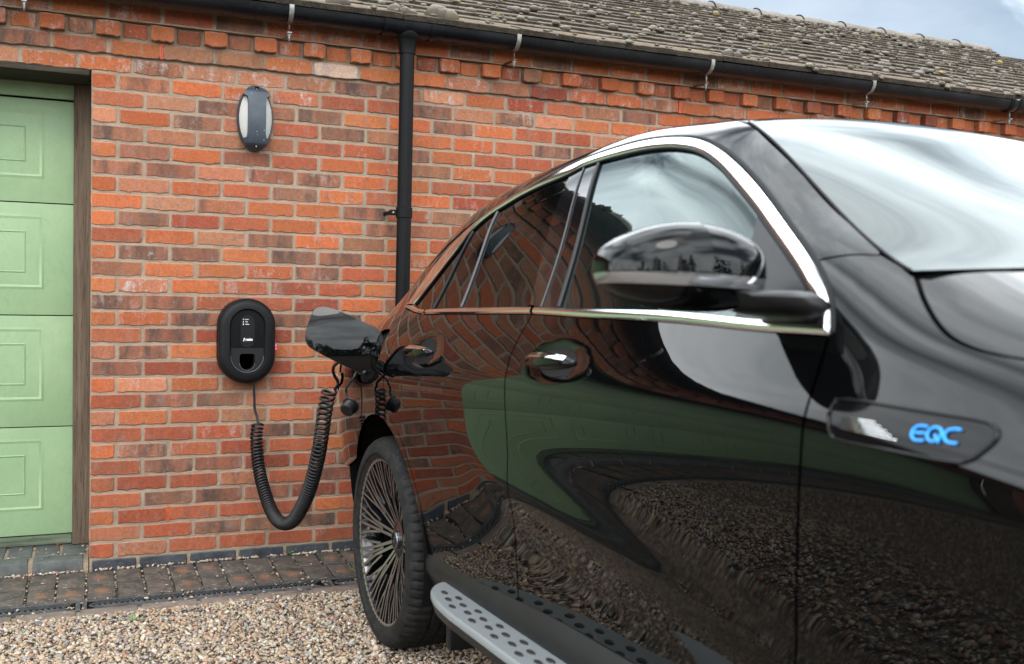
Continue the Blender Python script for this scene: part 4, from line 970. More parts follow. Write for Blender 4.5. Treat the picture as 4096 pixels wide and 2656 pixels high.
L={
 'chrome_out': [(-0.1156, 0.9424), (-0.0029, 1.1112), (0.1488, 1.2471), (0.3107, 1.2903), (0.5128, 1.304), (0.6994, 1.3165), (0.8798, 1.3324), (1.1194, 1.3296), (1.283, 1.3302), (1.4388, 1.3289), (1.5459, 1.3299), (1.6222, 1.3233), (1.7031, 1.3079), (1.7843, 1.2821), (1.8601, 1.2477), (1.9341, 1.2033), (2.0098, 1.1489), (2.0801, 1.0927), (2.1335, 1.0407), (2.1718, 0.9906), (2.1975, 0.9371), (2.2069, 0.9066)],
 'chrome_in': [(0.0469, 0.9265), (0.1504, 1.035), (0.2717, 1.1526), (0.3911, 1.2619), (0.5966, 1.2803), (0.7377, 1.2858), (0.9511, 1.285), (1.0452, 1.2943), (1.2426, 1.2925), (1.404, 1.2934), (1.5143, 1.2974), (1.5927, 1.2973), (1.6647, 1.2854), (1.7505, 1.2557), (1.8687, 1.1952), (1.9453, 1.145), (2.0192, 1.0913), (2.0856, 1.0363), (2.1371, 0.9846), (2.1769, 0.9337)],
 'belt_up': [(0.0469, 0.9265), (0.221, 0.9022), (0.6036, 0.9156), (1.1045, 0.9187), (1.5532, 0.9138), (1.9795, 0.919), (2.1776, 0.9319)],
 'belt_lo': [(-0.0916, 0.9248), (0.0829, 0.8937), (0.2349, 0.8806), (0.5664, 0.8893), (1.0976, 0.8933), (1.4984, 0.8898), (1.9679, 0.8931), (2.2073, 0.9055)],
 'bp_front_glass': [(1.131, 1.2866), (1.2065, 1.0992), (1.2428, 0.9182)],
 'bp_gap': [(1.0431, 1.3004), (1.1191, 1.0968), (1.1417, 0.9166)],
 'bp_rear_glass': [(0.9767, 1.2765), (1.0009, 1.1376), (1.0626, 0.9256)],
 'qw_div1': [(0.5368, 1.2152), (0.5707, 0.9165)],
 'qw_div2': [(0.3589, 1.2733), (0.3085, 0.9061)],
 'sail': [(1.894, 1.1894), (1.9077, 1.1429), (1.9175, 1.1004)],
 'front_shut': [(2.2022, 0.9012), (2.2085, 0.816), (2.2134, 0.7413), (2.2172, 0.6767), (2.2062, 0.5783), (2.1839, 0.4405), (2.1771, 0.3454)],
 'rear_shut': [(0.2274, 0.8843), (0.1131, 0.8624), (-0.0086, 0.8281), (0.0394, 0.7853), (0.0856, 0.744), (0.107, 0.68), (0.1101, 0.6311), (0.1539, 0.569), (0.2436, 0.5238), (0.314, 0.4725), (0.3648, 0.4108)],
 'badge': [(2.265, 0.738), (2.2694, 0.7588), (2.2844, 0.7683), (2.4051, 0.7777), (2.5082, 0.7905), (2.5279, 0.7851), (2.535, 0.7755), (2.5345, 0.76), (2.5224, 0.7406), (2.5081, 0.7271), (2.4849, 0.7192), (2.3978, 0.7115), (2.2962, 0.7073), (2.2755, 0.7158)],
 'seam': [(2.1058, 1.0739), (2.1279, 1.0891), (2.1699, 1.1152), (2.2105, 1.1352)],
 'ws_edge': [(1.555, 1.44), (1.7512, 1.3715), (1.8664, 1.3415), (1.9703, 1.2969), (2.0722, 1.2341), (2.1659, 1.1695), (2.2142, 1.1376), (2.2502, 1.1199), (2.2936, 1.0983)],
 'hood_shut': [(2.3, 1.0914), (2.3306, 1.0456), (2.3626, 1.0049), (2.3936, 0.9724), (2.422, 0.9527), (2.4599, 0.9407), (2.499, 0.9381), (2.5284, 0.9406)],
}
# ---------------------------------------------------------------- car materials
def paint_mat():
    m, nt, b = new_mat('black_car_paint'); T = NT(nt)
    b.inputs['Base Color'].default_value = (.0012, .0013, .0015, 1); b.inputs['Roughness'].default_value = .35; b.inputs['Specular IOR Level'].default_value = .0
    b.inputs['Coat Weight'].default_value = 1; b.inputs['Coat Roughness'].default_value = .0; b.inputs['Coat IOR'].default_value = 1.34
    return m
M_PAINT = paint_mat()
def glass_mat(name, body, refl, ior=1.45):
    """dark tinted glass: near-black body under a Fresnel mirror skin"""
    m, nt, b = new_mat(name); T = NT(nt); nt.nodes.remove(b)
    d = T.n('ShaderNodeBsdfDiffuse', {'Color': (*body, 1)}); g = T.n('ShaderNodeBsdfGlossy', {'Color': (*refl, 1), 'Roughness': 0.})
    f = T.n('ShaderNodeFresnel', {'IOR': ior}); x = T.n('ShaderNodeMixShader'); T.l(f.outputs[0], x.inputs[0]); T.l(d.outputs[0], x.inputs[1]); T.l(g.outputs[0], x.inputs[2])
    T.l(x.outputs[0], nt.nodes['Material Output'].inputs['Surface']); return m
M_GLASS = glass_mat('tinted_glass', (.0012, .0015, .0015), (.70, .72, .72), 1.48); M_GLASSF = glass_mat('door_glass', (.004, .006, .006), (.70, .80, .80), 1.75); M_SCREEN = glass_mat('windscreen_glass', (.010, .013, .013), (.74, .79, .795), 1.37)
M_CHROME = plain('satin_chrome', (.80, .81, .82), .10, 1.); M_CHROME2 = plain('bright_chrome', (.85, .85, .86), .05, 1.)
M_GLOSS = plain('gloss_black', (.004, .004, .0045), .03, ior=1.6); M_SATIN = plain('satin_black_plastic', (.005, .005, .006), .38, spec=.3, grain=.15, gscale=900)
M_CLAD = plain('grained_black_plastic', (.007, .007, .008), .46, spec=.28, grain=.25, gscale=1100, var=.2, vscale=4)
M_GREY = plain('satin_grey_trim', (.035, .035, .038), .30, .3)
M_GREY2 = plain('dull_chrome', (.22, .22, .23), .25, .9)
M_COWL = plain('cowl_plastic', (.16, .165, .17), .35)
M_LIP = plain('rim_lip', (.48, .41, .37), .30, .9)
M_PLAQ = plain('plaque_black', (.003, .003, .0035), .06, spec=.16)
M_RUB = plain('rubber_seal', (.004, .004, .005), .6, spec=.2)
def tyre_mat():
    m, nt, b = new_mat('tyre_rubber'); T = NT(nt); p = T.pos(); f = T.noise(p, 30, 5, .7); g = T.noise(p, 200, 3, .6)
    c = T.mix(T.rampv(T.math('ADD', f, T.math('MULTIPLY', g, .3)), .58, .82, 0, .55), (.0055, .0055, .006), (.032, .029, .026))
    T.l(c, b.inputs['Base Color']); b.inputs['Roughness'].default_value = .78; b.inputs['Specular IOR Level'].default_value = .25; T.l(T.bump(g, .3, .001), b.inputs['Normal']); return m
M_TYRE = tyre_mat(); M_RIMB = plain('rim_black', (.006, .006, .008), .16, .2, coat=.6); M_RIMF = plain('rim_machined', (.27, .235, .215), .36, .85); M_ALU = plain('brushed_aluminium', (.21, .225, .235), .36, .25, grain=.08, gscale=600)
M_STUD = plain('rubber_stud', (.006, .006, .007), .55); M_BLUE_L = plain('blue_badge', (.02, .30, .80), .35); M_LENS = plain('lamp_lens', (.30, .30, .31), .10, .8); M_RED = plain('tail_lens', (.16, .006, .006), .08)
# ---------------------------------------------------------------- pose and root
H_, TAU = R(1.5), R(3.0); CO = np.array([1.868, -1.43, -.004])
fx = np.array([math.sin(H_)*math.cos(TAU), -math.cos(H_)*math.cos(TAU), math.sin(TAU)]); fy = np.array([math.cos(H_), math.sin(H_), 0]); fz = np.cross(fx, fy)
car = empty('electric_suv', label='glossy black electric SUV plugged in and parked tail to the brick wall', cat='car')
mw = Matrix.Identity(4)
for i in range(3): mw[i][0] = fx[i]; mw[i][1] = fy[i]; mw[i][2] = fz[i]; mw[i][3] = CO[i]
car.matrix_world = mw
CMI = mw.inverted()
def to_car(p): return CMI @ Vector(p)
CAMC = to_car(CPOS)
def ray_plane_car(px, py, pt, nrm):
    d = CMI.to_3x3() @ (RGT*((px-2048)/FPX)-UPV*((py-1328)/FPX)+FWD); t = (Vector(pt)-CAMC).dot(nrm)/d.dot(nrm); return CAMC+d*t
DENTS = [(.43, .775, .115, .034, .010), (1.355, .775, .115, .034, .010)]     # hand recesses behind the door handles
def surf(xs, ss, off=0.):
    xs = np.asarray(xs, float); ss = np.asarray(ss, float)
    def P(x, s):
        p = evalP(x, s)
        for (x0, s0, a, b, h) in DENTS:
            p[..., 1] += h*np.exp(-(((x-x0)/a)**2+((s-s0)/b)**2)**2)
        return p
    e = 1e-3; p = P(xs, ss); n = np.cross(P(xs+e, ss)-P(xs-e, ss), P(xs, ss+e)-P(xs, ss-e)); n /= np.linalg.norm(n, axis=-1, keepdims=True)+1e-12
    return p+n*np.asarray(off)[..., None] if np.ndim(off) else p+n*off, n
def s_at(x, z):
    ss = np.linspace(0, .95, 400); P = evalP(np.full(400, x), ss); return float(np.interp(z, P[:, 2], ss))
def set_normals(me, N): me.normals_split_custom_set_from_vertices([tuple(map(float, n)) for n in N])
def panel(name, outline, mat, off=0., step=.02, holes=(), flange=.014, mirror=False, parent=None, dstep=.008, fl_mat=None):
    O = dens(outline, dstep, True); HH = [dens(h, dstep, True) for h in holes]
    ov, of, n0 = cdt_fill(O, HH, step)
    ov = np.array(ov); P, N = surf(ov[:, 0], ov[:, 1], off)
    V = [P]; NN = [N]; F = [tuple(f) for f in of]
    # orient faces outwards
    a, b, c = (np.array([f[i] for f in F]) for i in range(3)); gn = np.cross(P[b]-P[a], P[c]-P[a]); bad = (gn*N[a]).sum(1) < 0
    F = [f[::-1] if q else f for f, q in zip(F, bad)]
    if mirror:
        n = len(P); V.append(P*[1, -1, 1]); NN.append(N*[1, -1, 1]); F += [tuple(q+n for q in f)[::-1] for f in F[:]]
    if flange:
        for loop, sg in [(O, 1)]+[(h, 1) for h in HH]:
            A = np.array(loop); p, n = surf(A[:, 0], A[:, 1], off); q = p-n*flange; k = len(p); b0 = sum(len(v) for v in V); tg = np.roll(p, -1, 0)-np.roll(p, 1, 0); w = np.cross(tg, n); w /= np.linalg.norm(w, axis=1, keepdims=True)+1e-9
            V += [p, q]; NN += [w, w]; F += [(b0+i, b0+(i+1) % k, b0+k+(i+1) % k, b0+k+i) for i in range(k)]
            if mirror:
                b0 = sum(len(v) for v in V); V += [p*[1, -1, 1], q*[1, -1, 1]]; NN += [w*[1, -1, 1]]*2; F += [(b0+i, b0+k+i, b0+k+(i+1) % k, b0+(i+1) % k) for i in range(k)]
    V = np.concatenate(V); NN = np.concatenate(NN)
    me = mesh_data(name, V, F, mat, True); set_normals(me, NN)
    return obj(name, me, parent or car)
def strip(name, A, B, mat, h=.005, base=.002, n=7, parent=None, k=8, res=None):
    """raised ribbon between two surface curves"""
    def rs(Lk, m):
        L2 = np.array(smooth_poly(Lk, k)); d = np.r_[0, np.cumsum(np.linalg.norm(np.diff(L2, axis=0), axis=1))]; t = np.linspace(0, d[-1], m); return np.stack([np.interp(t, d, L2[:, i]) for i in range(2)], 1)
    m = res or 90; a, b = rs(A, m), rs(B, m); V = []
    for j in range(n):
        t = j/(n-1); q = a*(1-t)+b*t; p, _ = surf(q[:, 0], q[:, 1], base+h*math.sin(math.pi*t)**.6 if 0 < j < n-1 else -.003); V.append(p)
    V = np.concatenate(V); F = [(j*m+i, j*m+i+1, (j+1)*m+i+1, (j+1)*m+i) for j in range(n-1) for i in range(m-1)]
    mb = MB(); mb.add(V, F); return mb.build(name, mat, parent or car, smooth=True)
def line_tube(name, L2, r, mat, off=0., parent=None, sm_=True, closed=False):
    q = np.array(smooth_poly(L2, 8) if sm_ else dens(L2, .008)); p, _ = surf(q[:, 0], q[:, 1], off); mb = MB(); mb.tube([tuple(v) for v in p], r, 6, closed=closed); return mb.build(name, mat, parent or car, smooth=True)
# ---------------------------------------------------------------- inner shell (closes the far side and sits behind the panel gaps)
gx = np.linspace(-1.0, 3.71, 190); gs = np.r_[np.linspace(.0, .905, 46), np.linspace(.93, 2.0, 46)]
GX, GS = np.meshgrid(gx, gs, indexing='ij'); P, N = surf(GX, GS, 0.); Z_ = P[..., 2]
arch = (np.hypot(GX, Z_-.37) < .475) | ((GX < -.33) & (Z_ < .62)) | (np.hypot(GX-2.873, Z_-.37) < .475)
Pi = P-N*.016; V = []; F = []; nx, ns = GX.shape
V = np.concatenate([Pi.reshape(-1, 3), (P*[1, -1, 1]).reshape(-1, 3)]); off_ = nx*ns
for i in range(nx-1):
    for j in range(ns-1):
        if arch[i, j] or arch[i+1, j] or arch[i, j+1] or arch[i+1, j+1]: continue
        q = (i*ns+j, (i+1)*ns+j, (i+1)*ns+j+1, i*ns+j+1); F.append(q); F.append(tuple(v+off_ for v in q)[::-1])
for i in (0, nx-1):                    # end caps
    for j in range(ns-1): F.append((i*ns+j, i*ns+j+1, off_+i*ns+j+1, off_+i*ns+j))
me = np_mesh('inner_shell', V, np.array(F), M_DARK, True); me.materials.append(M_PAINT); me.polygons.foreach_set('material_index', np.array([1 if min(f) >= off_ else 0 for f in F], np.int32)); obj('inner_shell', me, car)
mb = MB(); mb.box((.47, -.80, .25), (2.42, .80, .30)); mb.box((-1.0, -.58, .28), (.5, .58, .34)); mb.box((2.4, -.58, .28), (3.6, .58, .34)); mb.build('underbody', M_DARK, car)  # dark floor slabs, added to block light under the car
for xa in (0, 2.873):
    mb = MB(); n = 30; V = []
    for j in range(n+1):
        a = math.pi*(-.08+(1.16 if xa else .88)*j/n); V += [(xa+.470*math.cos(a), -float(YMAX(np.array([xa+.47*math.cos(a)]))[0, 0])+.022, .37+.470*math.sin(a)), (xa+.470*math.cos(a), -.55, .37+.470*math.sin(a))]
    mb.add(V, [(2*j, 2*j+1, 2*j+3, 2*j+2) for j in range(n)]); mb.prism([(xa+.47*math.cos(math.pi*(-.08+(1.16 if xa else .88)*j/n)), .37+.47*math.sin(math.pi*(-.08+(1.16 if xa else .88)*j/n))) for j in range(n+1)], 'Y', -.55, -.54)
    mb.build('wheel_arch_liner', M_DARK, car)
# ---------------------------------------------------------------- painted panels
BOT = .165; g = .0028
B_SHUT = [(1.104, .8905), (1.100, .848), (1.094, .812), (1.094, .781), (1.110, .7508), (1.133, .6912), (1.143, .62), (1.146, .54), (1.148, .46), (1.146, .38), (1.140, .30), (1.132, .22), (1.126, BOT)]
R_SHUT = [(.227, .884), (.12, .862), (.045, .828), (.055, .785), (.088, .744), (.105, .68), (.111, .631), (.154, .569), (.244, .524), (.314, .472), (.365, .411), (.408, .35), (.452, .288), (.49, .222), (.516, BOT)]
F_SHUT = [(2.2025, .9035)]+L['front_shut'][1:]+[(2.169, .26), (2.165, BOT)]
r_sh = smooth_poly(R_SHUT, 5); b_sh = smooth_poly(B_SHUT, 5); f_sh = smooth_poly(F_SHUT, 5); blo = smooth_poly(L['belt_lo'], 10)
def seg_x(Lk, x0, x1): return [q for q in Lk if x0 < q[0] < x1]
def sh(Lk, dx): return [(a+dx, b) for a, b in Lk]
rear_door = panel('rear_door', sh(r_sh, g)+sh(b_sh, -g)[::-1]+[(x, s-.003) for x, s in seg_x(blo, r_sh[0][0]+.02, 1.088)][::-1], M_PAINT)
front_door = panel('front_door', sh(b_sh, g)+sh(f_sh, -g)[::-1]+[(x, s-.003) for x, s in seg_x(blo, 1.124, 2.17)][::-1], M_PAINT)
def arch_pts(xa, r, a0, a1, n=40):
    out = []
    for j in range(n+1):
        a = R(a0)+(R(a1)-R(a0))*j/n; x = xa+r*math.cos(a); out.append((x, s_at(x, .37+r*math.sin(a))))
    return out
co_ = smooth_poly(L['chrome_out'], 6)
seam = smooth_poly(L['seam'], 6); ws = smooth_poly([(1.60, 1.4085), (1.675, 1.391)]+L['ws_edge'][1:], 6)
side_top = [(x, s) for x, s in ws if x < 2.203]
port = [(-.185+.105*sgx*abs(math.cos(t))**.45*(1 if math.cos(t) >= 0 else 1), .748+.085*abs(math.sin(t))**.45*(1 if math.sin(t) >= 0 else -1)) for t in [2*math.pi*k/40 for k in range(40)] for sgx in ([1] if math.cos(t) >= 0 else [-1])]
quarter = arch_pts(0, .446, 8, 146)+[(-.44, .34), (-.60, .30), (-.80, .29), (-1.0, .30), (-1.0, .6), (-1.0, 1.0), (-1.0, 1.402)]+dens([(-1.0, 1.402), (1.55, 1.402)], .05)[1:-1]+side_top+[(2.2080, 1.1355)]+[(x-.002, s+.0005) for x, s in seam[::-1]][1:]+[(x+.001, s+.001) for x, s in co_[::-1] if x < 2.098]+[(-.085, .917), (-.01, .905), (.0829, .8907), (.16, .8830), (.218, .8800)]+sh(r_sh, -g)+[(.50, .12), (.452, .10)]
body = panel('body_side', quarter, M_PAINT, holes=(port,))
hs = smooth_poly(L['hood_shut']+[(2.60, .944), (2.72, .950)], 6)+[(2.85, .955), (3.05, .96), (3.3, .96), (3.5, .96)]
fend = sh(f_sh, g)[::-1]+[(x+.004, s+.002) for x, s in co_[::-1] if x > 2.112]+[(x+.003, s-.0035) for x, s in seam]+[(2.2502, 1.1175), (2.288, 1.0985)]+[(x-.0035, s-.0035) for x, s in hs]+[(3.62, .95), (3.66, .9), (3.66, .5), (3.6, .2), (3.36, .14)]+arch_pts(2.873, .446, 8, 172)+[(2.40, .12)]
fend = [fend[i] for i in range(len(fend))]
fender = panel('front_fender', fend, M_PAINT)
roof_p = panel('roof_panel', [(-.98, 1.408)]+dens([(-.98, 1.408), (1.55, 1.408)], .05)[1:]+[(1.60, 1.412), (1.646, 1.409), (1.628, 1.5), (1.605, 1.65), (1.585, 1.8), (1.574, 2.0), (-.98, 2.0)], M_PAINT, mirror=True, step=.03, flange=0)
# windscreen: its own smooth double-curved sheet between the pillar edges
_we = np.array([q for q in ws if q[0] > 1.62]); _we3, _ = surf(_we[:, 0]+.002, _we[:, 1]+.009)
_py = np.polyfit(_we3[:, 0], _we3[:, 1], 3); _pz = np.polyfit(_we3[:, 0], _we3[:, 2], 3)
def screen_pt(t, v):
    xe = 1.652+t*.633; xc = 1.578+t*.915; ye = np.polyval(_py, xe); ze = np.polyval(_pz, xe); zc = float(CCUR(np.array([xc]))[0, 0]); k = 1-v*v
    return (xe+(xc-xe)*k, ye*v, ze+(zc-ze)*k)
NT_, NV_ = 40, 60; V = [screen_pt(i/NT_, -1+2*j/NV_) for i in range(NT_+1) for j in range(NV_+1)]
mb = MB(); mb.add(V, [(i*(NV_+1)+j, i*(NV_+1)+j+1, (i+1)*(NV_+1)+j+1, (i+1)*(NV_+1)+j) for i in range(NT_) for j in range(NV_)]); screen = mb.build('windscreen', M_SCREEN, car, smooth=True)
HB = [(2.318, 1.102), (2.377, 1.25), (2.45, 1.5), (2.52, 1.75), (2.57, 2.0)]; hb = np.array(smooth_poly(HB, 8)); hb3, _ = surf(hb[:, 0], hb[:, 1], -.006); hb3 = np.concatenate([hb3*[1, -1, 1], hb3[::-1][1:]])[::-1]
kk = len(hb3); B0 = [screen_pt(1, (p[1]/max(abs(hb3[:, 1])))) for p in hb3]
mb = MB(); mb.add([(b[0], b[1], b[2]-.001) for b in B0]+list(hb3), [(i, i+1, kk+i+1, kk+i) for i in range(kk-1)]); mb.build('cowl', M_COWL, car, smooth=True)
hood = panel('bonnet', [(x+.0035, s+.0035) for x, s in hs]+[(3.62, .97), (3.68, 1.5), (3.69, 2.0), (2.57, 2.0), (2.52, 1.75), (2.45, 1.5), (2.377, 1.25), (2.318, 1.102)], M_PAINT, mirror=True, step=.025)
mb = MB(); mb.tube([screen_pt(t, 1.003) for t in np.linspace(0, 1, 30)], .0028, 6); mb.build('windscreen_seal', M_RUB, screen, smooth=True)
mb = MB(); mb.tube([tuple(np.array(screen_pt(0, v))-[0, 0, .0035]) for v in np.linspace(-1, 1, 40)], .0030, 6); mb.build('windscreen_seal', M_RUB, screen, smooth=True)
# ---------------------------------------------------------------- side glass, pillars, chrome
ci = smooth_poly(L['chrome_in'], 6); bu = smooth_poly(L['belt_up'], 8)
def at_x(Lk, x): A = np.array(Lk); i = np.argsort(A[:, 0]); return float(np.interp(x, A[i, 0], A[i, 1]))
def between(Lk, x0, x1): return [(x0, at_x(Lk, x0))]+[q for q in Lk if x0+.004 < q[0] < x1-.004]+[(x1, at_x(Lk, x1))]
bpf = smooth_poly(L['bp_front_glass'], 6); bpg = smooth_poly(L['bp_gap'], 6); bpr = smooth_poly(L['bp_rear_glass'], 6)
d1 = smooth_poly([(.530, 1.270), (.552, 1.10), (.5707, .9165)], 6); d2 = smooth_poly([(.372, 1.240), (.338, 1.08), (.3085, .906)], 6)
sl = smooth_poly([(1.8900, 1.2000), (1.9077, 1.1429), (1.9175, 1.1004), (1.935, 1.02), (1.953, .9200)], 6)
fg = bpf[::-1]+between(ci, bpf[0][0]+.01, sl[0][0])[1:-1]+sl+between(bu, bpf[-1][0], sl[-1][0])[::-1][1:-1]
panel('front_door_glass', fg, M_GLASSF, off=-.004, flange=.01, parent=front_door)
sail_o = sl[::-1]+[q for q in ci if sl[0][0]+.004 < q[0] < 2.17]+between(bu, sl[-1][0], 2.168)[::-1][:-1]
panel('sail_panel', sail_o, M_SATIN, off=-.001, flange=.01, parent=front_door)
panel('pillar_trim', sh(bpg, .003)+[(x-.006, s) for x, s in bpf][::-1], M_GLOSS, off=-.001, flange=.01, parent=front_door)
panel('pillar_trim', bpr[::-1]+sh(bpg, -.003), M_GLOSS, off=-.001, flange=.01, parent=rear_door)
panel('rear_door_glass', sh(d1, .005)[::-1]+between(ci, d1[0][0]+.02, bpr[0][0])[1:]+bpr[1:]+between(bu, d1[-1][0], bpr[-1][0])[::-1][1:-1], M_GLASS, off=-.003, flange=.01, parent=rear_door)
panel('fixed_rear_glass', sh(d2, .004)[::-1]+between(ci, d2[0][0]+.01, d1[0][0]-.005)[1:-1]+sh(d1, -.005)+between(bu, d2[-1][0]+.01, d1[-1][0]-.01)[::-1][1:-1], M_GLASS, off=-.003, flange=.01, parent=rear_door)
qg = [q for q in ci if q[0] < d2[0][0]-.008]+sh(d2, -.004)+[q for q in bu if q[0] < d2[-1][0]-.01][::-1]
panel('quarter_glass', qg, M_GLASS, off=-.003, flange=.01, parent=body)
line_tube('glass_divider', d1, .0055, M_GREY, -.001, parent=rear_door); line_tube('glass_divider', d2, .0055, M_SATIN, -.001, parent=rear_door)
line_tube('glass_edge_seal', sh(bpf, -.003), .0065, M_SATIN, -.001, parent=front_door); line_tube('pillar_gap_trim', bpg, .0030, M_GREY, .0005, parent=rear_door)
CO2 = L['chrome_out']; CI2 = L['chrome_in']
strip('window_chrome', [(-.10, .930)]+CO2[1:], [(.025, .932)]+CI2[1:], M_CHROME, h=.006, res=160)
line_tube('window_seal', [(.05, .930)]+[(x, s-.002) for x, s in CI2[1:]], .0040, M_RUB, .001)
line_tube('roof_gutter_seal', [(x+.001, s+.006) for x, s in CO2[3:]], .0048, M_RUB, -.001)
bl, bu0 = L['belt_lo'], L['belt_up']
strip('belt_chrome', [(.255, .9035), (.604, .916), (1.096, .919)], [(.255, .8815), (.5664, .8893), (1.096, .893)], M_CHROME, h=.005, res=60, parent=rear_door)
strip('belt_chrome', [(1.112, .919), (1.551, .918), (1.978, .9201), (2.1776, .9317)], [(1.112, .893), (1.4973, .8896), (1.967, .8913), (2.2073, .9055)], M_CHROME, h=.005, res=80, parent=front_door)
strip('belt_chrome', [(-.09, .935), (.047, .9262), (.15, .908), (.240, .9030)], [(-.105, .9248), (.0, .907), (.0829, .8937), (.240, .8806)], M_CHROME, h=.005, res=40, parent=body)
# ---------------------------------------------------------------- door handles
def handle(x0, s0, parent):
    V = []; n = 26; m = 12
    for i in range(n+1):
        t = i/n; x = x0-.118+.236*t; e = math.sin(math.pi*min(1, max(0, t)))**.42; so_ = .030*e
        p, nn = surf(np.array([x]), np.array([s0])); p = p[0]; nn = nn[0]
        base = np.array([x, evalP(np.array([x]), np.array([s0]))[0][1], p[2]])
        for j in range(m):
            a = 2*math.pi*j/m; V.append(base+np.array([0, -(.014+so_*.8)-.011*math.cos(a)*(.35+.65*e), .0185*math.sin(a)*(.30+.70*e)+.006]))
    F = [(i*m+j, (i+1)*m+j, (i+1)*m+(j+1) % m, i*m+(j+1) % m) for i in range(n) for j in range(m)]+[tuple(range(m)), tuple(range(n*m, (n+1)*m))]
    el = [(x0-.008+.088*math.cos(t), s0+.002+.030*math.sin(t)) for t in [2*math.pi*q/36 for q in range(36)]]; panel('recess_shade_patch', el, M_RUB, off=.0008, flange=0, parent=parent, step=.015)  # matt black patch painted in for the dark reflections of the hand cup
    mb = MB(); mb.add(V, F); h = mb.build('door_handle', M_PAINT, parent, smooth=True)
    st = []
    for i in range(4, n-1):
        for j in (1, 2, 3): pass
    A = [np.array(V[i*m+1])*1.0 for i in range(2, n-1)]; B = [np.array(V[i*m+4]) for i in range(2, n-1)]; C2 = [np.array(V[i*m+3]) for i in range(2, n-1)]
    k = len(A); VV = [a+[0, -.0012, .0012] for a in A]+[c+[0, -.0005, .0022] for c in C2]+[b+[0, .001, .0014] for b in B]
    mb = MB(); mb.add(VV, [(q*k+i, q*k+i+1, (q+1)*k+i+1, (q+1)*k+i) for q in range(2) for i in range(k-1)]); mb.build('chrome_cap', M_CHROME2, h, smooth=True)
    return h
handle(.44, .776, rear_door); handle(1.365, .776, front_door)
# ---------------------------------------------------------------- mirror
mir = empty('wing_mirror'); mir.parent = car; mir.location = (2.035, -1.018, 1.207)
def sup(th, ph, ax, e1=.75, e2=.62):
    c = lambda a, e: math.copysign(abs(math.cos(a))**e, math.cos(a)); s_ = lambda a, e: math.copysign(abs(math.sin(a))**e, math.sin(a))
    return Vector((ax[0]*c(ph, e1)*c(th, e2), ax[1]*c(ph, e1)*s_(th, e2), ax[2]*s_(ph, e1)))
def mir_pt(th, ph, k=1.):
    p = sup(th, ph, (.075*k, .142*k, .068*k)); t = -p.y/.142              # t=1 outboard
    p.z *= 1-.16*max(0, t)**2; p.z += .004*t; 
    if p.x < 0: p.x *= .55
    p.x += -.012*t*t-.035*max(0, t)**2*1.0
    p.z += .010*(1-abs(t))*(1 if p.z > 0 else .2)
    return p
def mir_part(name, ph0, ph1, mat, k=1., n=22, m=64, th0=0, th1=360):
    V = [mir_pt(R(th0)+(R(th1)-R(th0))*j/m, R(ph0)+(R(ph1)-R(ph0))*i/n, k) for i in range(n+1) for j in range(m+1)]
    mb = MB(); mb.add(V, [(i*(m+1)+j, i*(m+1)+j+1, (i+1)*(m+1)+j+1, (i+1)*(m+1)+j) for i in range(n) for j in range(m)]); return mb.build(name, mat, mir, smooth=True)
mir_part('mirror_core', -88, 88, M_GLOSS, .965); mir_part('mirror_cap', -3, 89.9, M_PAINT, 1.0); mir_part('mirror_lower_shell', -89.9, -21, M_PAINT, .995)
mir_part('indicator_lens', -19.5, -4.5, M_LENS, .992, 6, 48, -112, 62); mir_part('indicator_surround', -20.5, -3.5, M_GLOSS, .982, 6, 64)
mb = MB(); V = []
prof = [((2.075, -.955, 1.158), .060, .016), ((2.085, -.925, 1.155), .070, .020), ((2.098, -.895, 1.151), .080, .025), ((2.108, -.868, 1.146), .078, .030), ((2.112, -.845, 1.14), .070, .034)]
for (c, a, h) in prof:
    for j in range(16): t = 2*math.pi*j/16; V.append((c[0]+a*math.copysign(abs(math.cos(t))**.7, math.cos(t)), c[1]-.02*math.sin(t), c[2]+h*math.copysign(abs(math.sin(t))**.8, math.sin(t))))
mb.add(V, [(i*16+j, (i+1)*16+j, (i+1)*16+(j+1) % 16, i*16+(j+1) % 16) for i in range(len(prof)-1) for j in range(16)]+[tuple(range(16)), tuple(range(len(V)-16, len(V)))])
mb.build('mirror_foot', M_SATIN, mir, smooth='auto', loc=-Vector(mir.location))
# ---------------------------------------------------------------- badge plaque on the fender
bd = smooth_poly(L['badge']+L['badge'][:1], 5)[:-1]
plaque = panel('badge_plaque', bd, M_PLAQ, off=.0005, flange=.006, parent=fender, step=.012)
bc = np.array(bd).mean(0)
line_tube('plaque_rim', [tuple(q) for q in (np.array(bd)-bc)*1.02+bc]+[tuple((np.array(bd[0])-bc)*1.02+bc)], .0028, M_PAINT, .0012, parent=plaque, sm_=False)
def btube(name, pts, r, mat, off=.004):
    q = np.array(pts); p, _ = surf(q[:, 0], q[:, 1], off); mb = MB(); mb.tube([tuple(v) for v in p], r, 8); return mb.build(name, mat, plaque, smooth=True)
for k in range(5):
    s0 = .7222+.0041*k; x1 = (2.396, 2.385, 2.375, 2.364, 2.352)[k]; btube('slat', [(2.288+(.002 if k in (0, 4) else 0), s0), ((2.288+x1)/2, s0+.0015), (x1, s0+.003)], .0009, M_CHROME, .0022)
def letter(pts, name='badge_letter'):
    out = []
    for (u, v) in pts: x = 2.4170+.0235*u; s_ = .7405+.0040*u+.0205*(v-.5); out.append((x, s_))
    btube(name, smooth_poly(out, 5), .0020, M_BLUE_L, .0028)
letter([(.92, 1), (.4, 1), (.12, .82), (.02, .5), (.12, .18), (.4, 0), (.92, 0)]); letter([(.14, .5), (.5, .5), (.86, .5)])
c_ = [(1.5+.46*math.cos(R(a)), .5+.5*math.sin(R(a))) for a in range(-60, 301, 24)]; letter(c_+c_[:1]); letter([(1.55, .45), (1.72, .2), (1.92, -.06)])
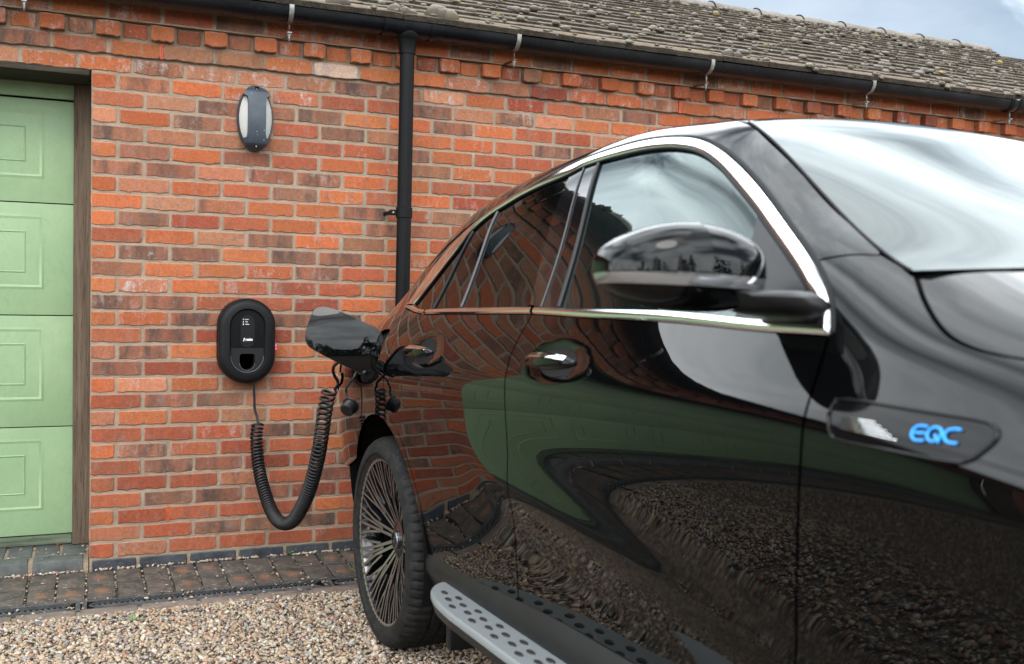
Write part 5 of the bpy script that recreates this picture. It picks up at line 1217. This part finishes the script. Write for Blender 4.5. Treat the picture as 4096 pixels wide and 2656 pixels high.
letter([(3.05, 1), (2.6, 1), (2.25, .82), (2.14, .5), (2.25, .18), (2.6, 0), (3.05, 0)])
# ---------------------------------------------------------------- sills and running board
mb = MB(); V = []; xs = np.linspace(.475, 2.425, 40); pr = [(-.882, .445), (-.905, .425), (-.915, .400), (-.914, .372), (-.895, .330), (-.86, .285), (-.80, .255), (-.74, .25)]
for x in xs: V += [(x, y-.006*math.sin(math.pi*(x-.475)/1.95), z) for y, z in pr]
k = len(pr); mb.add(V, [(i*k+j, (i+1)*k+j, (i+1)*k+j+1, i*k+j+1) for i in range(39) for j in range(k-1)]+[tuple(range(k)), tuple(range(39*k, 40*k))]); sillc = mb.build('sill_cladding', M_CLAD, car, smooth=True)
board = empty('running_board'); board.parent = car; board.location = (1.5, -.96, .375)
def bo(z=0): return (-1.5, .96, -.375+z)
re_ = [(.640, -.918), (.655, -.945), (.690, -.972), (.741, -.992), (.83, -1.010), (.949, -1.018)]; OUTB = smooth_poly(re_, 6)+[(1.2, -1.018), (1.6, -1.018), (2.05, -1.018)]+[(2.92-x, y) for x, y in smooth_poly(re_, 6)[::-1][1:]]+[(2.27, -.906), (1.5, -.906), (.66, -.906)]
def bring(d, z): 
    c = np.array([(x, y) for x, y in OUTB]); nx_ = np.roll(c, -1, 0)-np.roll(c, 1, 0); w = np.stack([nx_[:, 1], -nx_[:, 0]], 1); w /= np.linalg.norm(w, axis=1, keepdims=True); q = c-w*d; return [(a, b, z) for a, b in q]
tp = loft([bring(.004, .352), bring(0, .357), bring(0, .367), bring(.002, .372), bring(.005, .375)])
ov, of, _ = cdt_fill([(a, b) for a, b, c in bring(.005, .375)], (), .05, inner=False); tp.add([(x, y, .375) for x, y in ov], of); tp.build('tread_plate', M_ALU, board, smooth='auto', loc=bo())
loft([bring(.030, .318), bring(.008, .330), bring(.003, .3515)], True, True).build('board_base', M_CLAD, board, smooth='auto', loc=bo())
st = MB(); st.lathe([(0, .0022), (.0105, .0022), (.0125, .0006), (.0125, -.002)], 18, 'Z'); SM = mesh_data('rubber_stud', st.v, st.f, M_STUD, True); SM.set_sharp_from_angle(angle=R(30))
for row, (y, ph) in enumerate(((-.9440, .832), (-.9590, .761), (-.9740, .832), (-.9895, .903))):
    n = 0
    while ph+.142*n < 2.12-.06*(row == 3):
        o = obj('rubber_stud', SM, board, (ph+.142*n-1.5, y+.96, .0004)); o.scale = (1.55, .62, 1); n += 1
mb = MB(); mb.box((.50, -.86, .13), (.545, -.66, .31), .014); mb.build('mud_flap', M_CLAD, car, smooth='auto')
# ---------------------------------------------------------------- wheels
def wheel(xc, name='wheel'):
    w = empty(name); w.parent = car; w.location = (xc, -.80, .368)
    TR, RW = .368, .125
    mb = MB(); V = []; na = 288; prof = []
    # (radius, lateral) from inner bead over the tread to outer bead, lateral positive outboard (-y)
    base = [(.262, -.115), (.300, -.128), (.335, -.127), (.356, -.117), (.365, -.100), (.368, -.075), (.368, -.052), (.360, -.050), (.360, -.042), (.368, -.040), (.3685, -.012), (.3605, -.010), (.3605, -.002), (.3685, 0), (.3685, .030), (.3605, .032), (.3605, .040), (.368, .042), (.3675, .070), (.366, .092), (.361, .107), (.352, .118), (.338, .1255), (.318, .1290), (.314, .1288), (.3085, .1270), (.3060, .1215), (.3010, .119), (.2910, .112)]
    k = len(base)
    for a in range(na):
        t = 2*math.pi*a/na; gro = (a % 4 == 0)
        for i, (r_, l_) in enumerate(base):
            rr = r_
            if gro and (.044 < l_ < .115 or -.115 < l_ < -.06): rr -= .0065
            if gro and (-.040 <= l_ <= -.012 or .0 <= l_ <= .030): rr -= .003
            tt = t+(.02*(l_-.07) if l_ > 0 else 0)*6; V.append((rr*math.cos(tt), -l_, rr*math.sin(tt)))
    mb.add(V, [(a*k+i, a*k+i+1, ((a+1) % na)*k+i+1, ((a+1) % na)*k+i) for a in range(na) for i in range(k-1)]); mb.build('tyre', M_TYRE, w, smooth='auto')
    rim = empty('rim'); rim.parent = w
    mb = MB(); mb.lathe([(.285, -.10), (.270, -.095), (.262, -.03), (.266, .06), (.276, .095), (.282, .105), (.282, .108)], 96, 'Y', (0, 0, 0)); 
    mb2 = MB(); mb2.add([(x, -y, z) for x, y, z in mb.v], mb.f); mb2.build('barrel', M_RIMB, rim, smooth='auto')
    mb = MB(); mb.lathe([(.2820, .1085), (.2965, .1140), (.3035, .1150), (.3045, .106)], 120, 'Y'); mb2 = MB(); mb2.add([(x, -y, z) for x, y, z in mb.v], mb.f); mb2.build('rim_lip', M_LIP, rim, smooth='auto')
    # spokes: ten groups, two long blades and two short ones each
    def blade(a0, r0, a1, r1, am, rm, l0, lm, l1, wd):
        """three-point blade in polar coords; returns dark body and machined face"""
        P_ = [(r0, a0, l0), (rm, am, lm), (r1, a1, l1)]; c = [Vector((r_*math.cos(a), -l, r_*math.sin(a))) for r_, a, l in P_]
        V = []; T_ = []
        for i in range(3):
            d = (c[min(2, i+1)]-c[max(0, i-1)]).normalized(); n_ = d.cross(Vector((0, 1, 0))).normalized(); ww = wd*(1.25, 1, 1.1)[i]
            V += [c[i]-n_*ww, c[i]+n_*ww, c[i]+n_*ww*1.3+Vector((0, .034, 0)), c[i]-n_*ww*1.3+Vector((0, .034, 0))]
            T_ += [c[i]-n_*ww*.82+Vector((0, -.0007, 0)), c[i]+n_*ww*.82+Vector((0, -.0007, 0))]
        F = []
        for i in range(2):
            for j in range(4): F.append((i*4+j, i*4+(j+1) % 4, i*4+4+(j+1) % 4, i*4+4+j))
        F += [(0, 1, 2, 3), (8, 9, 10, 11)]
        return V, F, T_, [(0, 1, 3, 2), (2, 3, 5, 4)]
    for gk in range(11):
        a0 = 2*math.pi*gk/11+.11; mb = MB(); mf = MB()
        for (da, db, r0, l0) in ((-.060, -.105, .062, .052), (.060, .105, .062, .052)):
            V, F, T2, F2 = blade(a0+da*2.2, r0, a0+db, .284, a0+da*1.4, .172, l0, .088, .107, .0056); mb.add(V, F); mf.add(T2, F2)
        for (da, db, rs) in ((-.16, -.255, .150), (.16, .255, .150), (0., 0., .120)):
            V, F, T2, F2 = blade(a0+da*.9, rs, a0+db, .284, a0+da*1.25, .215, .072, .094, .107, .0046); mb.add(V, F); mf.add(T2, F2)
        sp = mb.build('spoke', M_RIMB, rim); mf.build('machined_face', M_RIMF, sp)
    mb = MB(); mb.lathe([(0, .066), (.024, .066), (.030, .063), (.034, .056), (.066, .052), (.075, .040), (.078, .0)], 48, 'Y'); m2 = MB(); m2.add([(x, -y, z) for x, y, z in mb.v], mb.f); hub = m2.build('hub', M_RIMB, rim, smooth='auto')
    mb = MB(); mb.lathe([(.0265, .0668), (.0305, .0672), (.033, .064), (.0325, .060)], 40, 'Y'); m2 = MB(); m2.add([(x, -y, z) for x, y, z in mb.v], mb.f)
    for q in range(3):
        a = R(90+120*q); d = Vector((math.cos(a), 0, math.sin(a))); n_ = Vector((-d.z, 0, d.x)); c = Vector((0, -.0672, 0)); m2.add([c+n_*.0048, c+d*.027, c-n_*.0048, c-d*.003+Vector((0, -.001, 0))], [(0, 1, 3), (1, 2, 3)])
    m2.build('hub_emblem', M_GREY2, hub, smooth='auto')
    mb = MB(); mb.lathe([(.0, -.02), (.165, -.02), (.172, -.012), (.172, .0), (.0, .0)], 48, 'Y'); m2 = MB(); m2.add([(x, -y, z) for x, y, z in mb.v], mb.f); m2.build('brake_disc', plain('brake_disc', (.16, .15, .14), .4, .9), w, smooth='auto')
    return w
wheel(0.); wheel(2.873)
# ---------------------------------------------------------------- charge flap, port, plug, dust cap
hp = Vector((.050, -.985, 1.0)); fd = Vector((-.055, -.25, 0)).normalized(); fn = Vector((-fd.y, fd.x, 0)).normalized()
if fn.x < 0: fn = -fn
fn = (fn+Vector((0, 0, .085))).normalized(); fup = fn.cross(fd); fup = fup if fup.z > 0 else -fup
FO = [(748, 712), (765, 714), (795, 725), (840, 746), (873, 762), (886, 774), (890, 790), (886, 812), (876, 842), (866, 858), (852, 866), (832, 863), (800, 849), (760, 829), (729, 812), (715, 800), (711, 784), (714, 762), (722, 738), (732, 718)]
fo = [ray_plane_car(a*DSP, b*DSP, hp, fn) for a, b in FO]; uv = smooth_poly([((p-hp).dot(fd), (p-hp).dot(fup)) for p in fo]+[((fo[0]-hp).dot(fd), (fo[0]-hp).dot(fup))], 4)[:-1]
flap = empty('charge_flap'); flap.parent = car; flap.location = hp
uc = np.array(uv).mean(0)
def fl(u, z, d): k = ((u-uc[0])/.16)**2; k2 = (z-uc[1])/.10; return tuple(fd*u+fup*z+fn*(d-.008*k*k-.006*k-.010*k2*k2))
ov, of, n0 = cdt_fill(uv, (), .012)
def ins(L_, k): c = np.array(L_); return [tuple(q) for q in (c-uc)*k+uc]
mb = MB(); mb.add([fl(u, z, .004) for u, z in ov], of); n = len(uv); A = uv; B = ins(uv, .985)
mb2 = MB(); mb2.add([fl(u, z, .004) for u, z in A]+[fl(u, z, -.003) for u, z in ins(uv, 1.014)]+[fl(u, z, -.022) for u, z in ins(uv, 1.004)]+[fl(u, z, -.026) for u, z in ins(uv, .9)], [(r_*n+i, r_*n+(i+1) % n, (r_+1)*n+(i+1) % n, (r_+1)*n+i) for r_ in range(3) for i in range(n)]+[tuple(range(3*n, 4*n))])
mb.build('flap_skin', M_PAINT, flap, smooth=True); mb2.build('flap_back', M_SATIN, flap, smooth='auto')
mb = MB(); mb.tube([(-.005, .0, .05), (-.035, -.012, .045), (-.055, .008, .03), (-.075, .03, .02)], .011, 8); mb.tube([(-.005, .0, -.035), (-.035, -.012, -.035), (-.055, .008, -.03), (-.075, .03, -.02)], .009, 8); mb.build('hinge_arm', M_SATIN, flap, smooth=True)
pc, pn = surf(np.array([-.185]), np.array([.748])); pc = Vector(pc[0]); 
mb = MB(); A = np.array(port); p, nn = surf(A[:, 0], A[:, 1], -.012); q = p+np.array([0, .055, 0]); k = len(A); mb.add(list(p)+list(q), [(i, (i+1) % k, k+(i+1) % k, k+i) for i in range(k)]+[tuple(range(k, 2*k))]); mb.build('port_well', M_SATIN, body, smooth='auto')
mb = MB(); mb.lathe([(.0, -.018), (.030, -.018), (.033, -.014), (.033, .035)], 28, 'Y', (pc.x, pc.y+.03, pc.z)); mb.build('charge_socket', M_SATIN, body, smooth='auto')
# dust cap on its strap
R2 = lambda a, b: ((1350+a/2.373), (1250+b/2.373))
pl_ = Vector((0, 1, 0)); cap0 = ray_plane_car(*R2(108, 905), Vector((0, -1.02, 0)), pl_); cap = empty('dust_cap'); cap.parent = car; cap.location = cap0
ax = Vector((.55, -.62, -.50)).normalized(); rot = ax.to_track_quat('Z', 'Y').to_matrix()
mb = MB(); mb.lathe([(0, .019), (.022, .019), (.0255, .016), (.027, .004), (.0275, -.012), (.031, -.013), (.031, -.018), (.026, -.019), (0, -.019)], 28, 'Z'); mb.v = [tuple(rot @ Vector(v)) for v in mb.v]; mb.build('cap_body', M_SATIN, cap, smooth='auto')
sp_pts = [ray_plane_car(*R2(a, b), Vector((0, y, 0)), pl_)-cap0 for a, b, y in ((95, 835, -1.02), (82, 770, -1.02), (85, 715, -1.02), (115, 670, -1.01), (150, 630, -1.0), (165, 590, -.99), (190, 540, -.97), (230, 500, -.95))]
mb = MB(); mb.tube(smooth_poly([tuple(p) for p in sp_pts], 5), .0042, 7); mb.build('cap_strap', M_SATIN, cap, smooth=True)
# tail lamp edge
panel('tail_lamp', [(-.99, .60), (-.80, .62), (-.70, .66), (-.70, .72), (-.80, .76), (-.99, .78)], M_RED, off=.004, flange=.008, parent=body)
panel('reflector', [(-.74, .630), (-.62, .650), (-.60, .672), (-.62, .690), (-.72, .69)], M_LENS, off=.006, flange=.008, parent=body)
# plug on the end of the cable (the cable is its own thing)
pw = mw @ pc; end = Vector(CAR_LEAD[-1]); dirp = (pw-end).normalized(); plug_c = end
leadp = CAR_LEAD+smooth_poly([CAR_LEAD[-1], tuple(end+(pw-end)*.35+Vector((-.01, 0, -.006)))], 4)[1:]
mb = MB(); mb.tube(leadp, .0060, 8); mb.build('car_lead', M_CABLE, cable, smooth=True, loc=co, fixn=False)
p1 = Vector(leadp[-1]); pd = (pw-p1)
mb = MB(); mb.tube([tuple(p1-pd*.25), tuple(p1), tuple(p1+pd*.35), tuple(p1+pd*.5), tuple(p1+pd*.95)], [.010, .018, .024, .030, .030], 16); mb.build('plug', M_SATIN, cable, smooth='auto', loc=co)
# ================================================================ the far side of the yard (behind the camera, seen in the paint and glass)
def leaf_mat():
    m, nt, b = new_mat('hedge_foliage'); T = NT(nt); p = T.pos(); rnd = T.n('ShaderNodeNewGeometry').outputs['Random Per Island']
    T.l(T.ramp(rnd, (0, (.022, .045, .014)), (.5, (.045, .080, .022)), (1, (.075, .110, .035))), b.inputs['Base Color']); b.inputs['Roughness'].default_value = .8; return m
rl = np.random.default_rng(3); n = 26000
xx = rl.uniform(-26, 30, n); hmax = 3.1+1.5*np.sin(xx*.55)+1.2*np.sin(xx*1.3+1)+.6*np.sin(xx*3.1); hmax = np.clip(hmax, 1.8, None); zz = .3+hmax*rl.random(n)**.8
yy = -19-rl.random(n)*2.2+.5*np.sin(xx*1.7); c = np.stack([xx, yy, zz], 1); s_ = rl.uniform(.10, .24, n)
a = rl.normal(size=(n, 3)); a /= np.linalg.norm(a, axis=1, keepdims=True); b = np.cross(a, rl.normal(size=(n, 3))); b /= np.linalg.norm(b, axis=1, keepdims=True)
V = np.stack([c-a*s_[:, None], c+b*(s_*.45)[:, None], c+a*s_[:, None], c-b*(s_*.45)[:, None]], 1).reshape(-1, 3)
F = np.arange(4*n).reshape(-1, 4); me = np_mesh('far_hedge', V, F, leaf_mat()); obj('far_hedge', me, kind='stuff')
